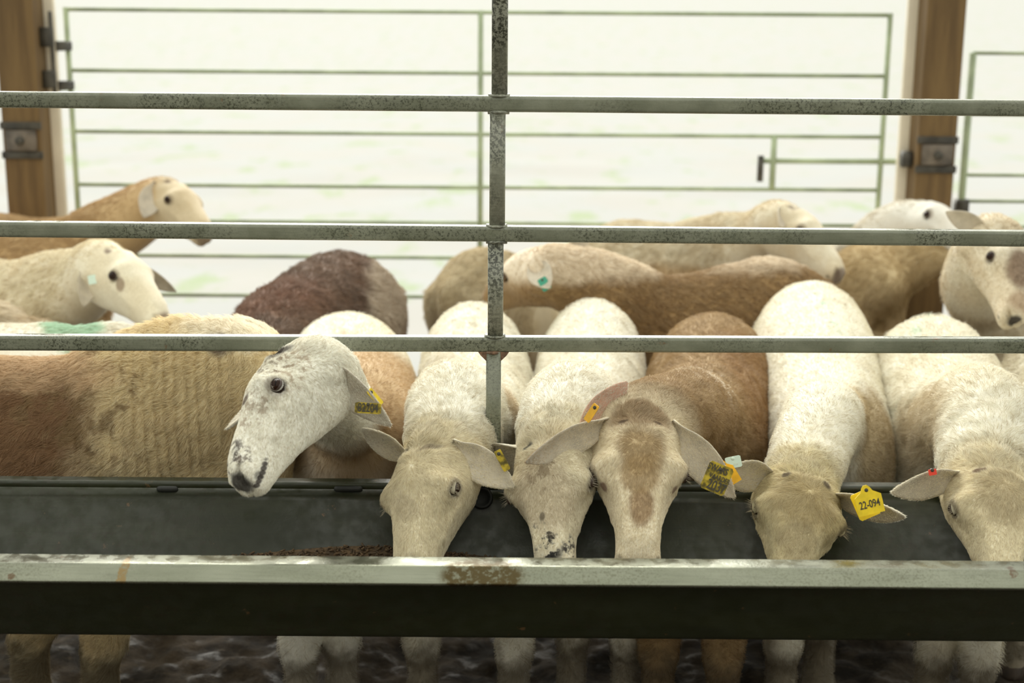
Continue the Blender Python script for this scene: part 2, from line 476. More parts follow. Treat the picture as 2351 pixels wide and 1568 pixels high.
LC = ((0, 0, 0),)
def sheep(label, coat, poll, nose, L=.285, ws=1.0, eye=None, side=-1, near=True, up=(0, -1, .4), roll=0, nose_pt=None,
          withers=None, rump=None, w=.13, depth=.37, neck=None, neck_r=(.125, .085, .072), ears=(), tags=(), voxel=.0042,
          legs=None, leg_r=1.0, hair=(0, 0), hair_len=(.008, .02), hair_w=1.0, group='sheep crowded in the pen', disp=None, folds=None, len_fn=None, wool=.3,
          seed=1, lids=(.30, .45), lashes=0, body_ext=(.13, .12), hair_front=0.0):
    rng = np.random.default_rng(seed)
    M = head_frame(poll, nose, L, eye, side, near, up, roll, nose_pt)
    H = lambda *p: M[:, :3] @ (np.array(p) * wide(p, ws)[0] * L) + M[:, 3]
    W, Rm = np.asarray(withers), np.asarray(rump)
    ax = Rm - W; ax[2] = 0; bl = np.linalg.norm(ax); ax = ax / bl
    sidev = np.cross(ax, (0, 0, 1))
    # torso: front (chest) to back (tail)
    prof = [(-body_ext[0], .36, .11, .27), (-body_ext[0] * .6, .66, .035, .84), (.0, .84, .0, .96), (bl * .33, 1.0, .012, 1.02), (bl * .66, 1.05, .004, 1.0),
            (bl * 1.0, .92, .0, .84), (bl + body_ext[1] * .6, .64, .05, .62), (bl + body_ext[1], .26, .12, .45)]
    prof[0] = (prof[0][0], .36, .13, .70)
    path = []
    for t, ww, dt, bot in prof:
        zt = W[2] + (Rm[2] - W[2]) * np.clip(t / bl, 0, 1) - dt
        zb = W[2] - depth * bot if t < bl * .5 else W[2] * .5 + Rm[2] * .5 - depth * bot
        c = W + ax * t; c[2] = (zt + zb) / 2
        path.append((*c, w * ww, (zt - zb) / 2))
    parts = [tube(path, n=36, res=48)]
    # neck
    n0 = W + ax * .06 + V(0, 0, -.15)
    n2 = H(0, .02, -.27)
    if neck is None:
        n1 = (n0 * .5 + n2 * .5) + V(0, 0, .015)
    else: n1 = np.asarray(neck)
    nr = neck_r
    nup = lambda t: unit((1 - t) * V(0, 0, 1) + t * M[:, 2] + V(0, -.02, 0.01))
    n00 = n0 + unit(n0 - n1) * .06
    parts.append(tube([(*n00, nr[0] * .7, nr[0] * .8), (*n0, nr[0], nr[0] * 1.15), (*((n0 + n1) / 2 + V(0, 0, .01)), (nr[0] + nr[1]) / 2, (nr[0] + nr[1]) / 2 * 1.15),
                       (*n1, nr[1], nr[1] * 1.15), (*n2, nr[2], nr[2] * 1.05), (*H(0, .12, -.25), nr[2] * .8, nr[2] * .8)], n=28, res=36, ups=nup))
    parts.append(head_vf(M, L, ws))
    # legs
    feet = []
    front = [W + sidev * s * w * .52 + ax * (-.045 + .02 * s) for s in (-1, 1)]
    back = [W + ax * bl * 1.0 + sidev * s * w * .55 for s in (-1, 1)]
    if legs:
        for k, lp in enumerate(legs):
            if lp is not None: front[k] = np.asarray(lp, float)
    lr = leg_r
    for k, f0 in enumerate(front):
        top = W + sidev * (1 if k else -1) * w * .5 + V(0, 0, -.22)
        kx = f0 - ax * .012
        parts.append(tube([(*(top + V(0, 0, .06)), .05, .07), (*top, .045, .06), (*(top * .4 + f0 * .6)[:2], GZ + .33, .036 * lr, .042 * lr),
                           (*kx[:2], GZ + .215, .031 * lr, .033 * lr), (*f0[:2], GZ + .15, .0225 * lr, .024 * lr), (*f0[:2], GZ + .085, .023 * lr, .025 * lr),
                           (*(f0 - ax * .008)[:2], GZ + .045, .027 * lr, .030 * lr), (*(f0 - ax * .018)[:2], GZ + .012, .026 * lr, .032 * lr), (*(f0 - ax * .02)[:2], GZ + .002, .024 * lr, .030 * lr)], up=ax, n=18, res=40))
        feet.append(f0)
    for k, f0 in enumerate(back):
        top = f0 + V(0, 0, 0); top[2] = Rm[2] - .20
        hock = f0 + ax * .07
        kn = f0 - ax * .05
        parts.append(tube([(*(top + V(0, 0, .08)), .055, .10), (*top, .055, .095), (*kn[:2], GZ + .34, .045, .07), (*((kn + hock) / 2)[:2], GZ + .27, .032, .042),
                           (*hock[:2], GZ + .19, .022, .030), (*(hock - ax * .01)[:2], GZ + .12, .019, .022), (*(hock - ax * .02)[:2], GZ + .05, .023, .026), (*(hock - ax * .035)[:2], GZ + .003, .023, .028)], up=ax, n=16, res=40))
    # tail
    tb = W + ax * (bl + body_ext[1] * .85); tb[2] = Rm[2] - .10
    parts.append(tube([(*(tb - ax * .04 + V(0, 0, .02)), .02, .02), (*(tb + ax * .02), .022, .018), (*(tb + ax * .035 + V(0, 0, -.08)), .018, .014), (*(tb + ax * .03 + V(0, 0, -.15)), .006, .006)], up=ax, n=12, res=16))
    v, f = remesh(parts, voxel)
    # weights for smoothing: few passes on the head, many on the trunk
    hp = (v - M[:, 3]) @ M[:, :3] / L
    hd = np.clip((hp[:, 1] + .22) / .25, 0, 1) * (np.linalg.norm(hp - V(0, .4, -.2), axis=1) < .95)
    low = v[:, 2] < GZ + .20
    kk = .0045 / voxel
    wts = np.where(low, 3.0, 34.0 * kk) * (1 - hd) + hd * 5.0 * kk
    v = smooth(v, f, wts, int(34 * kk) + 1)
    hp = (v - M[:, 3]) @ M[:, :3] / L
    wf = wide(hp, ws); hp2 = sculpt_head(hp / wf) * wf
    v = v + ((hp2 - hp) * L) @ M[:, :3].T
    nrm, _ = normals(v, f)
    hp = (v - M[:, 3]) @ M[:, :3] / L
    hd = np.clip((hp[:, 1] + .12) / .2, 0, 1) * (np.linalg.norm(hp - V(0, .4, -.2), axis=1) < .95)
    body_m = (1 - hd) * np.clip((v[:, 2] - GZ - .22) / .08, 0, 1)
    if wool > 0:
        amp = vnoise(v * 26, seed) * .6 + vnoise(v * 60, seed + 5) * .35
        v = v + nrm * (amp * body_m * .010 * wool)[:, None]
    if folds is not None: v = v + nrm * (folds(v) * body_m)[:, None]
    # base of the animal
    base = V((W[0] + Rm[0]) / 2, (W[1] + Rm[1]) / 2, GZ)
    root = empty('sheep', base)
    tag(root, label, 'sheep', group)
    loc = lambda p: np.asarray(p) - base
    ctx = dict(M=M, H=lambda *p: loc(H(*p)), L=L, loc=loc, base=base, W=W, R=Rm, ax=ax, side=sidev)
    layers = coat['layers'](ctx) if callable(coat.get('layers')) else []
    layers = layers + [('plane', V(0, 0, .19), V(0, 0, -.6), (.15, .115, .07), .12, .80, 0)]  # mud brown on the lower legs, also painting in the shade near the floor
    if coat.get('face'): layers = [('ball', loc(H(0, .42, -.16)), (.19 * L / .28,) * 3, coat['face'], .09, .85, 0)] + layers
    NO, MU, PK = (.035, .024, .02), coat.get('muzzle', (.30, .22, .15)), (.10, .06, .05)
    Hl = ctx['H']
    face_l = []
    for s in (-1, 1):
        face_l.append(('ball', Hl(s * .075, .975, .01), (.009 * L / .28,) * 3, (.02, .012, .01), .002, .95, 0))
        face_l.append(('ball', Hl(s * .115, .945, -.105), (.010,) * 3, NO, .003, .55, 0))
        face_l.append(('ball', Hl(s * .14, .84, -.11), (.008,) * 3, NO, .003, .5, 0))
        face_l.append(('ball', Hl(s * .238, .455, -.050), (.0065,) * 3, (.10, .065, .045), .004, .7, 0))
        face_l.append(('ball', Hl(s * .222, .482, -.060), (.0055,) * 3, (.16, .11, .075), .004, .5, 0))
        face_l.append(('ball', Hl(s * .255, .385, -.03), (.019,) * 3, (.20, .15, .10), .006, .55, 0))
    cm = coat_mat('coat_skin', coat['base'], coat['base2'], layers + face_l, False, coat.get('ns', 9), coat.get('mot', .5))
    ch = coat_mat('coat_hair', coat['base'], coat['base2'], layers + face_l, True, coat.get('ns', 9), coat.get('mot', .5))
    fc_ = coat.get('face', coat['base'])
    lidc = simple_mat('eyelid_coat', tuple(x * .55 for x in fc_), .8, spec=.1)
    # eyes
    eye_centres = []
    re = .046 * L
    lidparts = []
    for s in (-1, 1):
        t = V(s * .262 * ws, .385, -.03)
        n_l = unit(V(s * .90, .16, .30))
        near_i = np.argmin(np.linalg.norm(hp - t, axis=1))
        surf = hp[near_i]
        c = surf * L - n_l * re * .55
        cw = M[:, :3] @ c + M[:, 3]
        nw = M[:, :3] @ n_l
        eye_centres.append((cw, nw, s))
        # hollow the socket
        dv = v - cw; dist = np.linalg.norm(dv, axis=1)
        m = dist < re * 1.10
        infront = (dv @ nw) > 0
        mm = m & infront
        k = np.clip((re * 1.10 - dist[mm]) / (re * .25), 0, 1)
        v[mm] -= nw * (k * re * 1.0)[:, None]
    # ears joined into the same skin
    fl = f.tolist(); matidx = [0] * len(fl)
    vs = [v]; off = len(v)
    ear_frames = []
    for ed in ears:
        s = ed['s']
        b = H(s * .165, ed.get('by', -.005), ed.get('bz', -.13))
        ln = ed.get('len', .135)
        if 'tip' in ed: tp = on_ray(ed['tip'][0], ed['tip'][1], b, ln, ed.get('near', True))
        else: tp = b + unit(M[:, :3] @ np.array(ed['dir'], float)) * ln
        ov = np.asarray(ed.get('open', (0, -1, -.3)), float)
        ev, ef, inn, fr = ear_vf(b, tp, ov, ed.get('w', .062), ed.get('th', .0055), ed.get('droop', .0), ed.get('cup', 1.0), ed.get('bend'))
        ear_frames.append((ev, ef, fr, b, tp))
        vs.append(ev)
        for g_, i_ in zip(ef, inn):
            fl.append([x + off for x in g_]); matidx.append((3 if 'mat' in ed else 1) if i_ else 0)
        off += len(ev)
    # hooves keep the colour of horn: lowest ring of every leg
    V_all = np.vstack(vs)
    me = bpy.data.meshes.new('body')
    me.from_pydata((V_all - base).tolist(), [], fl)
    me.update(); me.shade_smooth()
    me.materials.append(cm); me.materials.append(coat.get('ear', EAR_IN)); me.materials.append(HOOF); me.materials.append(EAR_RED)
    fc = V_all[:len(v)][f].mean(1)
    mi = np.array(matidx); mi[:len(f)][fc[:, 2] < GZ + .035] = 2
    me.polygons.foreach_set('material_index', mi.astype(np.int32))
    bo = bpy.data.objects.new('body', me); COL.objects.link(bo); bo.parent = root
    # eyes, lids
    for cw, nw, s in eye_centres:
        a1 = unit(M[:, 1] - nw * (M[:, 1] @ nw)); b1 = np.cross(nw, a1)
        if b1 @ M[:, 2] < 0: b1 = -b1
        th = np.linspace(0, 2 * math.pi, 24, endpoint=False)
        rg = [cw + nw * re * math.cos(q) + re * math.sin(q) * (np.outer(np.cos(th), a1) + np.outer(np.sin(th), b1)) for q in np.linspace(.02, 2.4, 16)]
        ev, ef = rings_mesh(rg)
        eo = link_mesh('eye', ev - base, ef, EYE_DARK, root)
        pr = [cw + nw * re * 1.012 * math.cos(q) + a1 * re * 1.012 * math.sin(q) * math.cos(t2) + b1 * re * .38 * math.sin(q) * math.sin(t2) for q in (.001, .2, .42) for t2 in th]
        pv, pf = rings_mesh([pr[i * 24:(i + 1) * 24] for i in range(3)])
        link_mesh('pupil', pv - base, pf, PUPIL, eo)
        # lids: shell around an almond opening
        lo_, hi_ = lids[1], lids[0]
        rings = []
        for q in range(7):
            fq = q / 6
            ring = []
            for t2 in th:
                ca, sa = math.cos(t2), math.sin(t2)
                oy = hi_ if sa > 0 else lo_
                ax_, ay_ = .98 * ca, (oy * sa * (1 - .25 * abs(ca)))
                r0 = math.hypot(ax_, ay_); r1 = 1.35
                rr = r0 + (r1 - r0) * fq
                an = math.atan2(ay_, ax_)
                an2 = an * (1 - fq) + (t2 if t2 <= math.pi else t2 - 2 * math.pi) * fq
                qa = min(rr, 1.62)
                shell = re * (1.05 + .03 * math.sin(min(1, fq * 1.6) * math.pi) * (1 if fq < .62 else .0) - .06 * fq)
                ring.append(cw + nw * shell * math.cos(qa) + shell * math.sin(qa) * (a1 * math.cos(an2) + b1 * math.sin(an2)))
            rings.append(np.array(ring))
        lv, lf = rings_mesh(rings)
        lf = lf[:-48]                         # leave the opening open, drop both caps
        lo2 = link_mesh('eyelid', lv - base, lf, [LID, lidc], root)
        nd = 72 if hi_ > .35 else 24
        idx = np.array([0] * nd + [1] * (len(lf) - nd), dtype=np.int32)
        lo2.data.polygons.foreach_set('material_index', idx)
        if lashes:
            k = lashes
            tt = rng.uniform(.25, math.pi - .25, k)
            rt = np.array([cw + nw * re * 1.08 * math.cos(.75) + re * 1.1 * (a1 * .82 * math.cos(t) + b1 * (hi_ * math.sin(t) + .08)) * .9 for t in tt])
            dr = np.array([unit(nw * 1.1 + a1 * (math.cos(t) * .5 + rng.normal() * .12) - b1 * .35 + V(0, 0, rng.normal() * .1)) for t in tt])
            ln = rng.uniform(.006, .014, k)[:, None]
            hair_object('eyelashes', rt - base, rt + dr * ln * .55 - base, rt + dr * ln - b1 * ln * .15 - base, np.full(k, .00013), ch, root)
    # fur
    nb, nh = hair
    if nb + nh > 0:
        fa = np.asarray(f)
        fn = np.cross(v[fa[:, 2]] - v[fa[:, 0]], v[fa[:, 3]] - v[fa[:, 1]])
        area = np.linalg.norm(fn, axis=1) / 2
        cen = v[fa].mean(1); un = fn / np.maximum(area * 2, 1e-12)[:, None]
        tocam = CAM - cen; tocam /= np.linalg.norm(tocam, axis=1)[:, None]
        fx, fy, fz = proj_n(cen)
        vis = ((un * tocam).sum(1) > -.30) & (fx > -160) & (fx < 2510) & (fy > -100) & (cen[:, 2] > GZ + .05)
        ch_ = (cen - M[:, 3]) @ M[:, :3] / L
        hk = lambda h: np.clip((h[:, 1] + .30) / .45, 0, 1) * np.clip((1.02 - np.linalg.norm(h - V(0, .4, -.2), axis=1)) / .2, 0, 1)
        hw_ = hk(ch_) * (np.linalg.norm(ch_ - V(0, .4, -.2), axis=1) < 1.05)
        vis &= ~((cen[:, 2] < .33) & (hw_ < .3) & (fy < 1440))       # nothing grows where the steel hides it anyway
        Ah = max(1e-4, (area * vis * (hw_ > .5)).sum()); Ab = max(1e-4, (area * vis * (hw_ <= .5)).sum())
        dens = vis * area * (nh / Ah * hw_ + nb / Ab * (1 - hw_))
        count = int(dens.sum())
        fi = rng.choice(len(fa), count, p=dens / dens.sum())
        u_, v_ = rng.random(count)[:, None], rng.random(count)[:, None]
        A, B, C_, D = (v[fa[fi, k]] for k in range(4))
        pt = (A * (1 - u_) + B * u_) * (1 - v_) + (D * (1 - u_) + C_ * u_) * v_
        nn = un[fi]; k = hw_[fi]
        keep = np.ones(count, bool)
        for cw, nw, s in eye_centres: keep &= np.linalg.norm(pt - cw, axis=1) > re * 1.12
        pt, nn, k = pt[keep], nn[keep], k[keep]
        hl = (pt - M[:, 3]) @ M[:, :3] / L
        # flow: from a whorl on the brow outwards on the head, back and down on the body
        wh = M[:, 3] + M[:, :3] @ (V(0, .24, .08) * L)
        rad_ = pt - wh
        fl_h = rad_ / np.maximum(np.linalg.norm(rad_, axis=1), .02)[:, None] + M[:, 1] * np.clip(hl[:, 1] * 1.6, -.2, 1)[:, None]
        fl_b = ax * .9 + V(0, 0, -.55)
        K = k[:, None]
        fl_ = fl_h * K + fl_b * (1 - K)
        cl = np.stack([vnoise(pt * 55, seed + 11), vnoise(pt * 55, seed + 12), vnoise(pt * 55, seed + 13)], 1)
        c2 = np.stack([vnoise(pt * 160, seed + 21), vnoise(pt * 160, seed + 22), vnoise(pt * 160, seed + 23)], 1)
        tuft = np.exp(-((hl - V(0, .0, .02)) ** 2).sum(1) / .03)
        amp = (.25 + (.35 * wool) * (1 - k) + .5 * tuft)[:, None]
        fl_ = fl_ + cl * amp * 1.2 + c2 * amp * .8 + rng.normal(size=pt.shape) * .16
        fl_ -= nn * (fl_ * nn).sum(1)[:, None]
        fl_ /= np.maximum(np.linalg.norm(fl_, axis=1), 1e-6)[:, None]
        lens = (len_fn(pt) if len_fn else 1.0) * (.78 * hair_len[0] * (np.clip(1.15 - .5 * hl[:, 1], .6, 1.2) + 1.3 * tuft)) * k + hair_len[1] * (1 - k)
        ln = (lens * rng.uniform(.65, 1.2, len(pt)))[:, None]
        lift = (.30 * k + (.38 + .3 * wool) * (1 - k))[:, None]
        d1 = fl_ * (1 - lift * .3) + nn * lift
        mid = pt + d1 * ln * .5
        tip = pt + (fl_ * .95 + nn * (lift * .55)) * ln + (cl * .22 + c2 * .18) * ln + V(0, 0, -.06) * ln
        res = [(pt - nn * .0006, mid, tip, (.00017 + .00009 * (1 - k)) * hair_w)]
        # fine down on the ears
        if nh > 0:
            for ev, ef, fr, b, tp in ear_frames:
                q4 = np.array([x for x in ef if len(x) == 4])
                fn2 = np.cross(ev[q4[:, 2]] - ev[q4[:, 0]], ev[q4[:, 3]] - ev[q4[:, 1]])
                ar = np.linalg.norm(fn2, axis=1); k = max(300, nh // 12)
                fi = rng.choice(len(q4), k, p=ar / ar.sum())
                u_, v_ = rng.random(k)[:, None], rng.random(k)[:, None]
                A, B, C_, D = (ev[q4[fi, j]] for j in range(4))
                pt = (A * (1 - u_) + B * u_) * (1 - v_) + (D * (1 - u_) + C_ * u_) * v_
                nn = fn2[fi] / ar[fi][:, None]
                cc = ev.mean(0)
                if ((pt - cc) * nn).sum() < 0: nn = -nn
                d = unit(tp - b) * .9 + nn * .25 + rng.normal(size=pt.shape) * .15
                ln = rng.uniform(.002, .004, k)[:, None]
                res.append((pt, pt + d * ln * .5, pt + d * ln - nn * ln * .08, np.full(k, .00017)))
        ro, mi_, ti, ra = (np.concatenate([r[k] for r in res]) for k in range(4))
        fo = hair_object('fur', ro - base, mi_ - base, ti - base, ra, ch, root)
        fo['kind'] = 'stuff'
    for tg in tags: ear_tag(root, base, **tg)
    ctx['root'] = root; ctx['ears'] = ear_frames
    return ctx

def ear_tag(root, base, px, Y, size, ang, mat, normal=(0, -1, .25), text=None, shape='flag', tsize=.011, lab=None, texts=None):
    """thin plastic plate pinned through an ear"""
    c = P(px[0], px[1], Y)
    n = unit(normal)
    xr = unit(np.cross(V(0, 0, 1), n)); yr = np.cross(n, xr)
    a = R_(ang)
    x = xr * math.cos(a) + yr * math.sin(a); y = -xr * math.sin(a) + yr * math.cos(a)
    w, h = size
    if shape == 'flag':
        out = [(-.5, -.5), (.5, -.5), (.5, .12), (.22, .28), (.14, .42), (.05, .5), (-.08, .5), (-.16, .42), (-.24, .28), (-.5, .12)]
    else:
        out = [(-.5, -.42), (-.42, -.5), (.42, -.5), (.5, -.42), (.5, .42), (.42, .5), (-.42, .5), (-.5, .42)]
    k = len(out); th = .0016
    v = [c + x * w * p + y * h * q + n * th * s for s in (-.5, .5) for p, q in out]
    f = [tuple(range(k - 1, -1, -1)), tuple(range(k, 2 * k))] + [(i, (i + 1) % k, (i + 1) % k + k, i + k) for i in range(k)]
    o = link_mesh('ear_tag', np.array(v) - base, f, mat, root, smooth=False)
    if lab: o['label'] = lab
    # pin
    pc = c + y * h * .33
    t8 = np.linspace(0, 2 * math.pi, 12, endpoint=False)
    rg = [pc + n * d + r * (np.outer(np.cos(t8), x) + np.outer(np.sin(t8), y)) for d, r in ((-.004, .003), (.0012, .003), (.0018, .0024))]
    pv, pf = rings_mesh(rg)
    link_mesh('tag_pin', np.array(pv) - base, pf, INK if mat is not MINT else MINT, o)
    for (tx, ts, ox, oy) in (texts or ([(text, tsize, 0, -.16)] if text else [])):
        fc = bpy.data.curves.new('lettering', 'FONT')
        fc.body = tx; fc.size = ts; fc.align_x = 'CENTER'; fc.align_y = 'CENTER'; fc.extrude = .0002
        fc.offset = ts * .012
        fc.materials.append(INK)
        tmp = bpy.data.objects.new('tmp', fc); COL.objects.link(tmp)
        dg = bpy.context.evaluated_depsgraph_get(); dg.update()
        lm = bpy.data.meshes.new_from_object(tmp.evaluated_get(dg)); bpy.data.objects.remove(tmp)
        if not lm.materials: lm.materials.append(INK)
        fo = bpy.data.objects.new('lettering', lm); COL.objects.link(fo); fo.parent = o
        pos = c + x * w * ox + y * h * oy + n * .0013 - base
        mt = Matrix((( *[float(q) for q in (x[0] * .86, y[0] * 1.25, n[0])], float(pos[0])), (float(x[1] * .86), float(y[1] * 1.25), float(n[1]), float(pos[1])),
                     (float(x[2] * .86), float(y[2] * 1.25), float(n[2]), float(pos[2])), (0, 0, 0, 1)))
        fo.matrix_local = mt
    return o
# ------------------------------------------------------------------ steel helper; unseen dark wall added behind the viewer to cut light
def steel(name, c1, c2, grime, gscale=34, rough=.45, metal=.35, gth=(.48, .62), stretch=(1, 1, 1), gr=.9, extra=()):
    m, nt, b = new_mat(name); q = NB(nt)
    tc = q.n('ShaderNodeTexCoord').outputs['Object']
    sv = q.scale(tc, stretch)
    c = q.mix(q.ramp(q.noise(sv, 14, 5, .6), .35, .65), c1, c2)
    c = q.mix(q.ramp(q.noise(q.scale(tc, (.25, 1, 8)), 60, 4, .6), .45, .7, 0, .35), c, tuple(x * .55 for x in c2))
    big = q.ramp(q.noise(tc, 6, 3, .5), .38, .62)
    fine = q.ramp(q.noise(tc, gscale * 8, 4, .75), *gth)
    c = q.mix(q.math('MULTIPLY', q.math('MULTIPLY', big, fine), gr), c, grime)
    c = q.mix(q.ramp(q.noise(tc, 31, 4, .7), .66, .74, 0, .7), c, (.16, .09, .04))
    wn = q.vmath('SUBTRACT', q.noise(tc, 40, 4, .7, out=1), (.5, .5, .5))
    for cen, rad, col, st in extra:
        pw = q.vmath('ADD', tc, q.scale(wn, (.02, .0, .02)))
        d = q.vmath('LENGTH', q.vmath('DIVIDE', q.vmath('SUBTRACT', pw, tuple(cen)), tuple(rad)), out=1)
        k = q.math('MULTIPLY', q.ramp(d, .75, 1.05, st, 0), q.ramp(q.noise(tc, 90, 4, .7), .38, .52, .35, 1))
        c = q.mix(k, c, col)
    q.l(c, b.inputs['Base Color'])
    b.inputs['Metallic'].default_value = metal
    q.l(q.ramp(q.noise(tc, 45, 3), .3, .7, rough - .1, rough + .15), b.inputs['Roughness'])
    bp = q.n('ShaderNodeBump'); bp.inputs['Strength'].default_value = .25; bp.inputs['Distance'].default_value = .001
    q.l(q.noise(tc, 220, 4), bp.inputs['Height']); q.l(bp.outputs[0], b.inputs['Normal'])
    return m

SHADE_WALL = simple_mat('shade_wall_dark', (.10, .085, .06), .9, noise=.4, nscale=8)
def slab(name, x0, x1, y0, y1, z0, z1, mat):
    v, f = box_vf((x0 + x1) / 2, (y0 + y1) / 2, (z0 + z1) / 2, x1 - x0, y1 - y0, z1 - z0)
    o = link_mesh(name, v, f, mat, smooth=False)
    o['kind'] = 'structure'
    return o
slab('unseen_shade_wall', -6, 6, -3.1, -3.0, GZ, 2.3, SHADE_WALL)  # unseen, added only to darken the light from the viewer's side

# ------------------------------------------------------------------ ground
def ground_mats():
    m, nt, b = new_mat('trodden_mud'); q = NB(nt)
    tc = q.n('ShaderNodeTexCoord').outputs['Object']
    n1 = q.noise(tc, 9, 6, .65)
    c = q.mix(q.ramp(n1, .35, .65), (.018, .014, .010), (.070, .052, .034))
    c = q.mix(q.ramp(q.noise(q.scale(tc, (.4, 1.6, 1)), 55, 4, .7), .56, .70, 0, .45), c, (.13, .10, .065))
    q.l(c, b.inputs['Base Color'])
    q.l(q.ramp(q.noise(tc, 17, 3), .33, .48, .5, .95), b.inputs['Roughness'])
    bp = q.n('ShaderNodeBump'); bp.inputs['Strength'].default_value = .8; bp.inputs['Distance'].default_value = .01
    q.l(q.noise(tc, 70, 5, .7), bp.inputs['Height']); q.l(bp.outputs[0], b.inputs['Normal'])
    b.inputs['Specular IOR Level'].default_value = .3
    m2, nt, b = new_mat('sunlit_grass_and_straw'); q = NB(nt)
    tc = q.n('ShaderNodeTexCoord').outputs['Object']
    c = q.mix(q.ramp(q.noise(tc, 1.1, 3, .6), .38, .62), (.375, .378, .375), (.385, .375, .36))
    pt = q.ramp(q.noise(q.scale(tc, (1, .45, 1)), 2.6, 4, .6), .55, .68, 0, .75)
    c = q.mix(pt, c, (.285, .35, .20))
    c = q.mix(q.ramp(q.noise(tc, 7, 4, .6), .56, .7, 0, .35), c, (.33, .35, .29))
    q.l(c, b.inputs['Base Color']); b.inputs['Roughness'].default_value = 1; b.inputs['Specular IOR Level'].default_value = .1
    return m, m2
MUD, GRASS = ground_mats()
def grid(name, xs, ys, zf, mat, kind='structure'):
    X, Y = np.meshgrid(xs, ys); p = np.stack([X.ravel(), Y.ravel(), np.zeros(X.size)], 1)
    p[:, 2] = zf(p)
    nx = len(xs)
    i = np.arange((len(ys) - 1) * (nx - 1)); r, c = i // (nx - 1), i % (nx - 1); a = r * nx + c
    f = np.stack([a, a + 1, a + 1 + nx, a + nx], 1)
    o = link_mesh(name, p, f.tolist(), mat)
    o['kind'] = kind
    return o
def mudz(p):
    k = np.clip((p[:, 1] - 1.9) / .4, 0, 1) * np.clip((4.6 - p[:, 1]) / .4, 0, 1)
    n = vnoise(p * 9, 3) * .016 + vnoise(p * 22, 4) * .010 + vnoise(p * 55, 5) * .005
    return GZ - .012 + n * k
grid('floor', np.concatenate([[-6, -3], np.linspace(-2, 2, 320), [3, 6]]), np.concatenate([[-3, 0, 1.5], np.linspace(1.9, 3.6, 150), np.linspace(3.7, 4.9, 30)]), mudz, MUD)
gr = grid('ground_field', np.concatenate([[-90, -40, -15], np.linspace(-8, 8, 60), [15, 40, 90]]), np.concatenate([np.linspace(4.9, 14, 50), [20, 40, 80, 160, 300]]),
          lambda p: GZ - .015 + vnoise(p * 1.3, 8) * .02 + np.maximum(0, p[:, 1] - 40) * .035, GRASS)
gr.name = 'grass_field'

# ------------------------------------------------------------------ front gate of square steel tube
GY = 2.345
RAILM = steel('weathered_steel_tube', (.165, .175, .125), (.225, .235, .175), (.033, .035, .022), gr=.85, rough=.26, metal=0.0)
RAILV = steel('speckled_steel_tube', (.30, .305, .245), (.235, .24, .185), (.03, .031, .02), gscale=20, gr=1.0, gth=(.46, .54), rough=.35, metal=0.0)
RUST = simple_mat('rusty_weld', (.15, .085, .05), .8, noise=.5, nscale=120, bump=.5)
gate = empty('pen_gate', (0, GY, GZ))
tag(gate, 'grey square-tube steel gate standing above the feed trough, three long rails and one upright', 'gate')
gb = V(0, GY, GZ)
zs = []
for (pl, pr) in ((228, 248), (525, 547), (785, 792)):
    a, b = P(0, pl, GY), P(2351, pr, GY)
    d = (b - a); a2, b2 = a + d * ((-1.72 - a[0]) / d[0]), a + d * ((1.72 - a[0]) / d[0])
    zs.append((a2, b2))
    v, f = bar(a2, b2, .026, .0262, r=.22)
    link_mesh('rail', v - gb, f, RAILM, gate)
ptop = P(1147, -120, GY)
px_ = ptop[0]
zr = [P(1142, y, GY)[2] for y in (238, 536, 788)]
segs = [(ptop[2] + .1, zr[0] + .0125), (zr[0] - .0125, zr[1] + .0125), (zr[1] - .0125, zr[2] + .0125)]
for (za, zb), xx in zip(segs, (1146, 1142, 1139)):
    X = P(xx, 400, GY)[0]
    v, f = bar((X, GY, za), (X, GY, zb), .026, .026, r=.22, up=(0, 1, 0))
    link_mesh('upright', v - gb, f, RAILV, gate)
X = P(1133, 900, GY)[0]
v, f = bar((X, GY - .002, zr[2] - .0125), (X, GY - .002, .455), .0255, .0255, r=.22, up=(0, 1, 0))
link_mesh('lower_upright', v - gb, f, RAILM, gate)
for k, z in enumerate((zr[0] + .013, zr[0] - .013, zr[1] + .013, zr[1] - .013, zr[2] + .013, zr[2] - .014)):
    X = P((1145, 1144, 1141, 1141, 1138, 1134)[k], 400, GY)[0]
    v, f = tube([(X - .017, GY - .002, z, .006, .004), (X, GY - .004, z, .0145, .0035), (X + .017, GY - .002, z, .006, .004)], up=(0, 0, 1), n=10, res=10)
    o = link_mesh('weld', v - gb, f, RUST if k == 5 else RAILV, gate)
v = np.array([(X + sx * .013, GY + sy, z) for sx in (-1, 1) for sy in (-.012, -.002) for z in (0,)])
for sx in (-1, 1):
    X = P(1133, 900, GY)[0]; z = zr[2] - .0125
    tri = [(X + sx * .012, z), (X + sx * .026, z), (X + sx * .022, z - .006), (X + sx * .012, z - .016)]
    vv = [(a, GY + s, b) for s in (-.012, -.004) for a, b in tri]
    ff = [(0, 1, 2, 3), (7, 6, 5, 4), (0, 4, 5, 1), (1, 5, 6, 2), (2, 6, 7, 3), (3, 7, 4, 0)]
    link_mesh('gusset', np.array(vv) - gb, ff, RUST, gate, smooth=False)

for sx in (-1, 1):
    xe = sx * 1.72
    v, f = bar((xe, GY, GZ - .01), (xe, GY, zr[0] + .5), .03, .03, r=.22, up=(0, 1, 0))
    link_mesh('end_upright', v - gb, f, RAILM, gate)
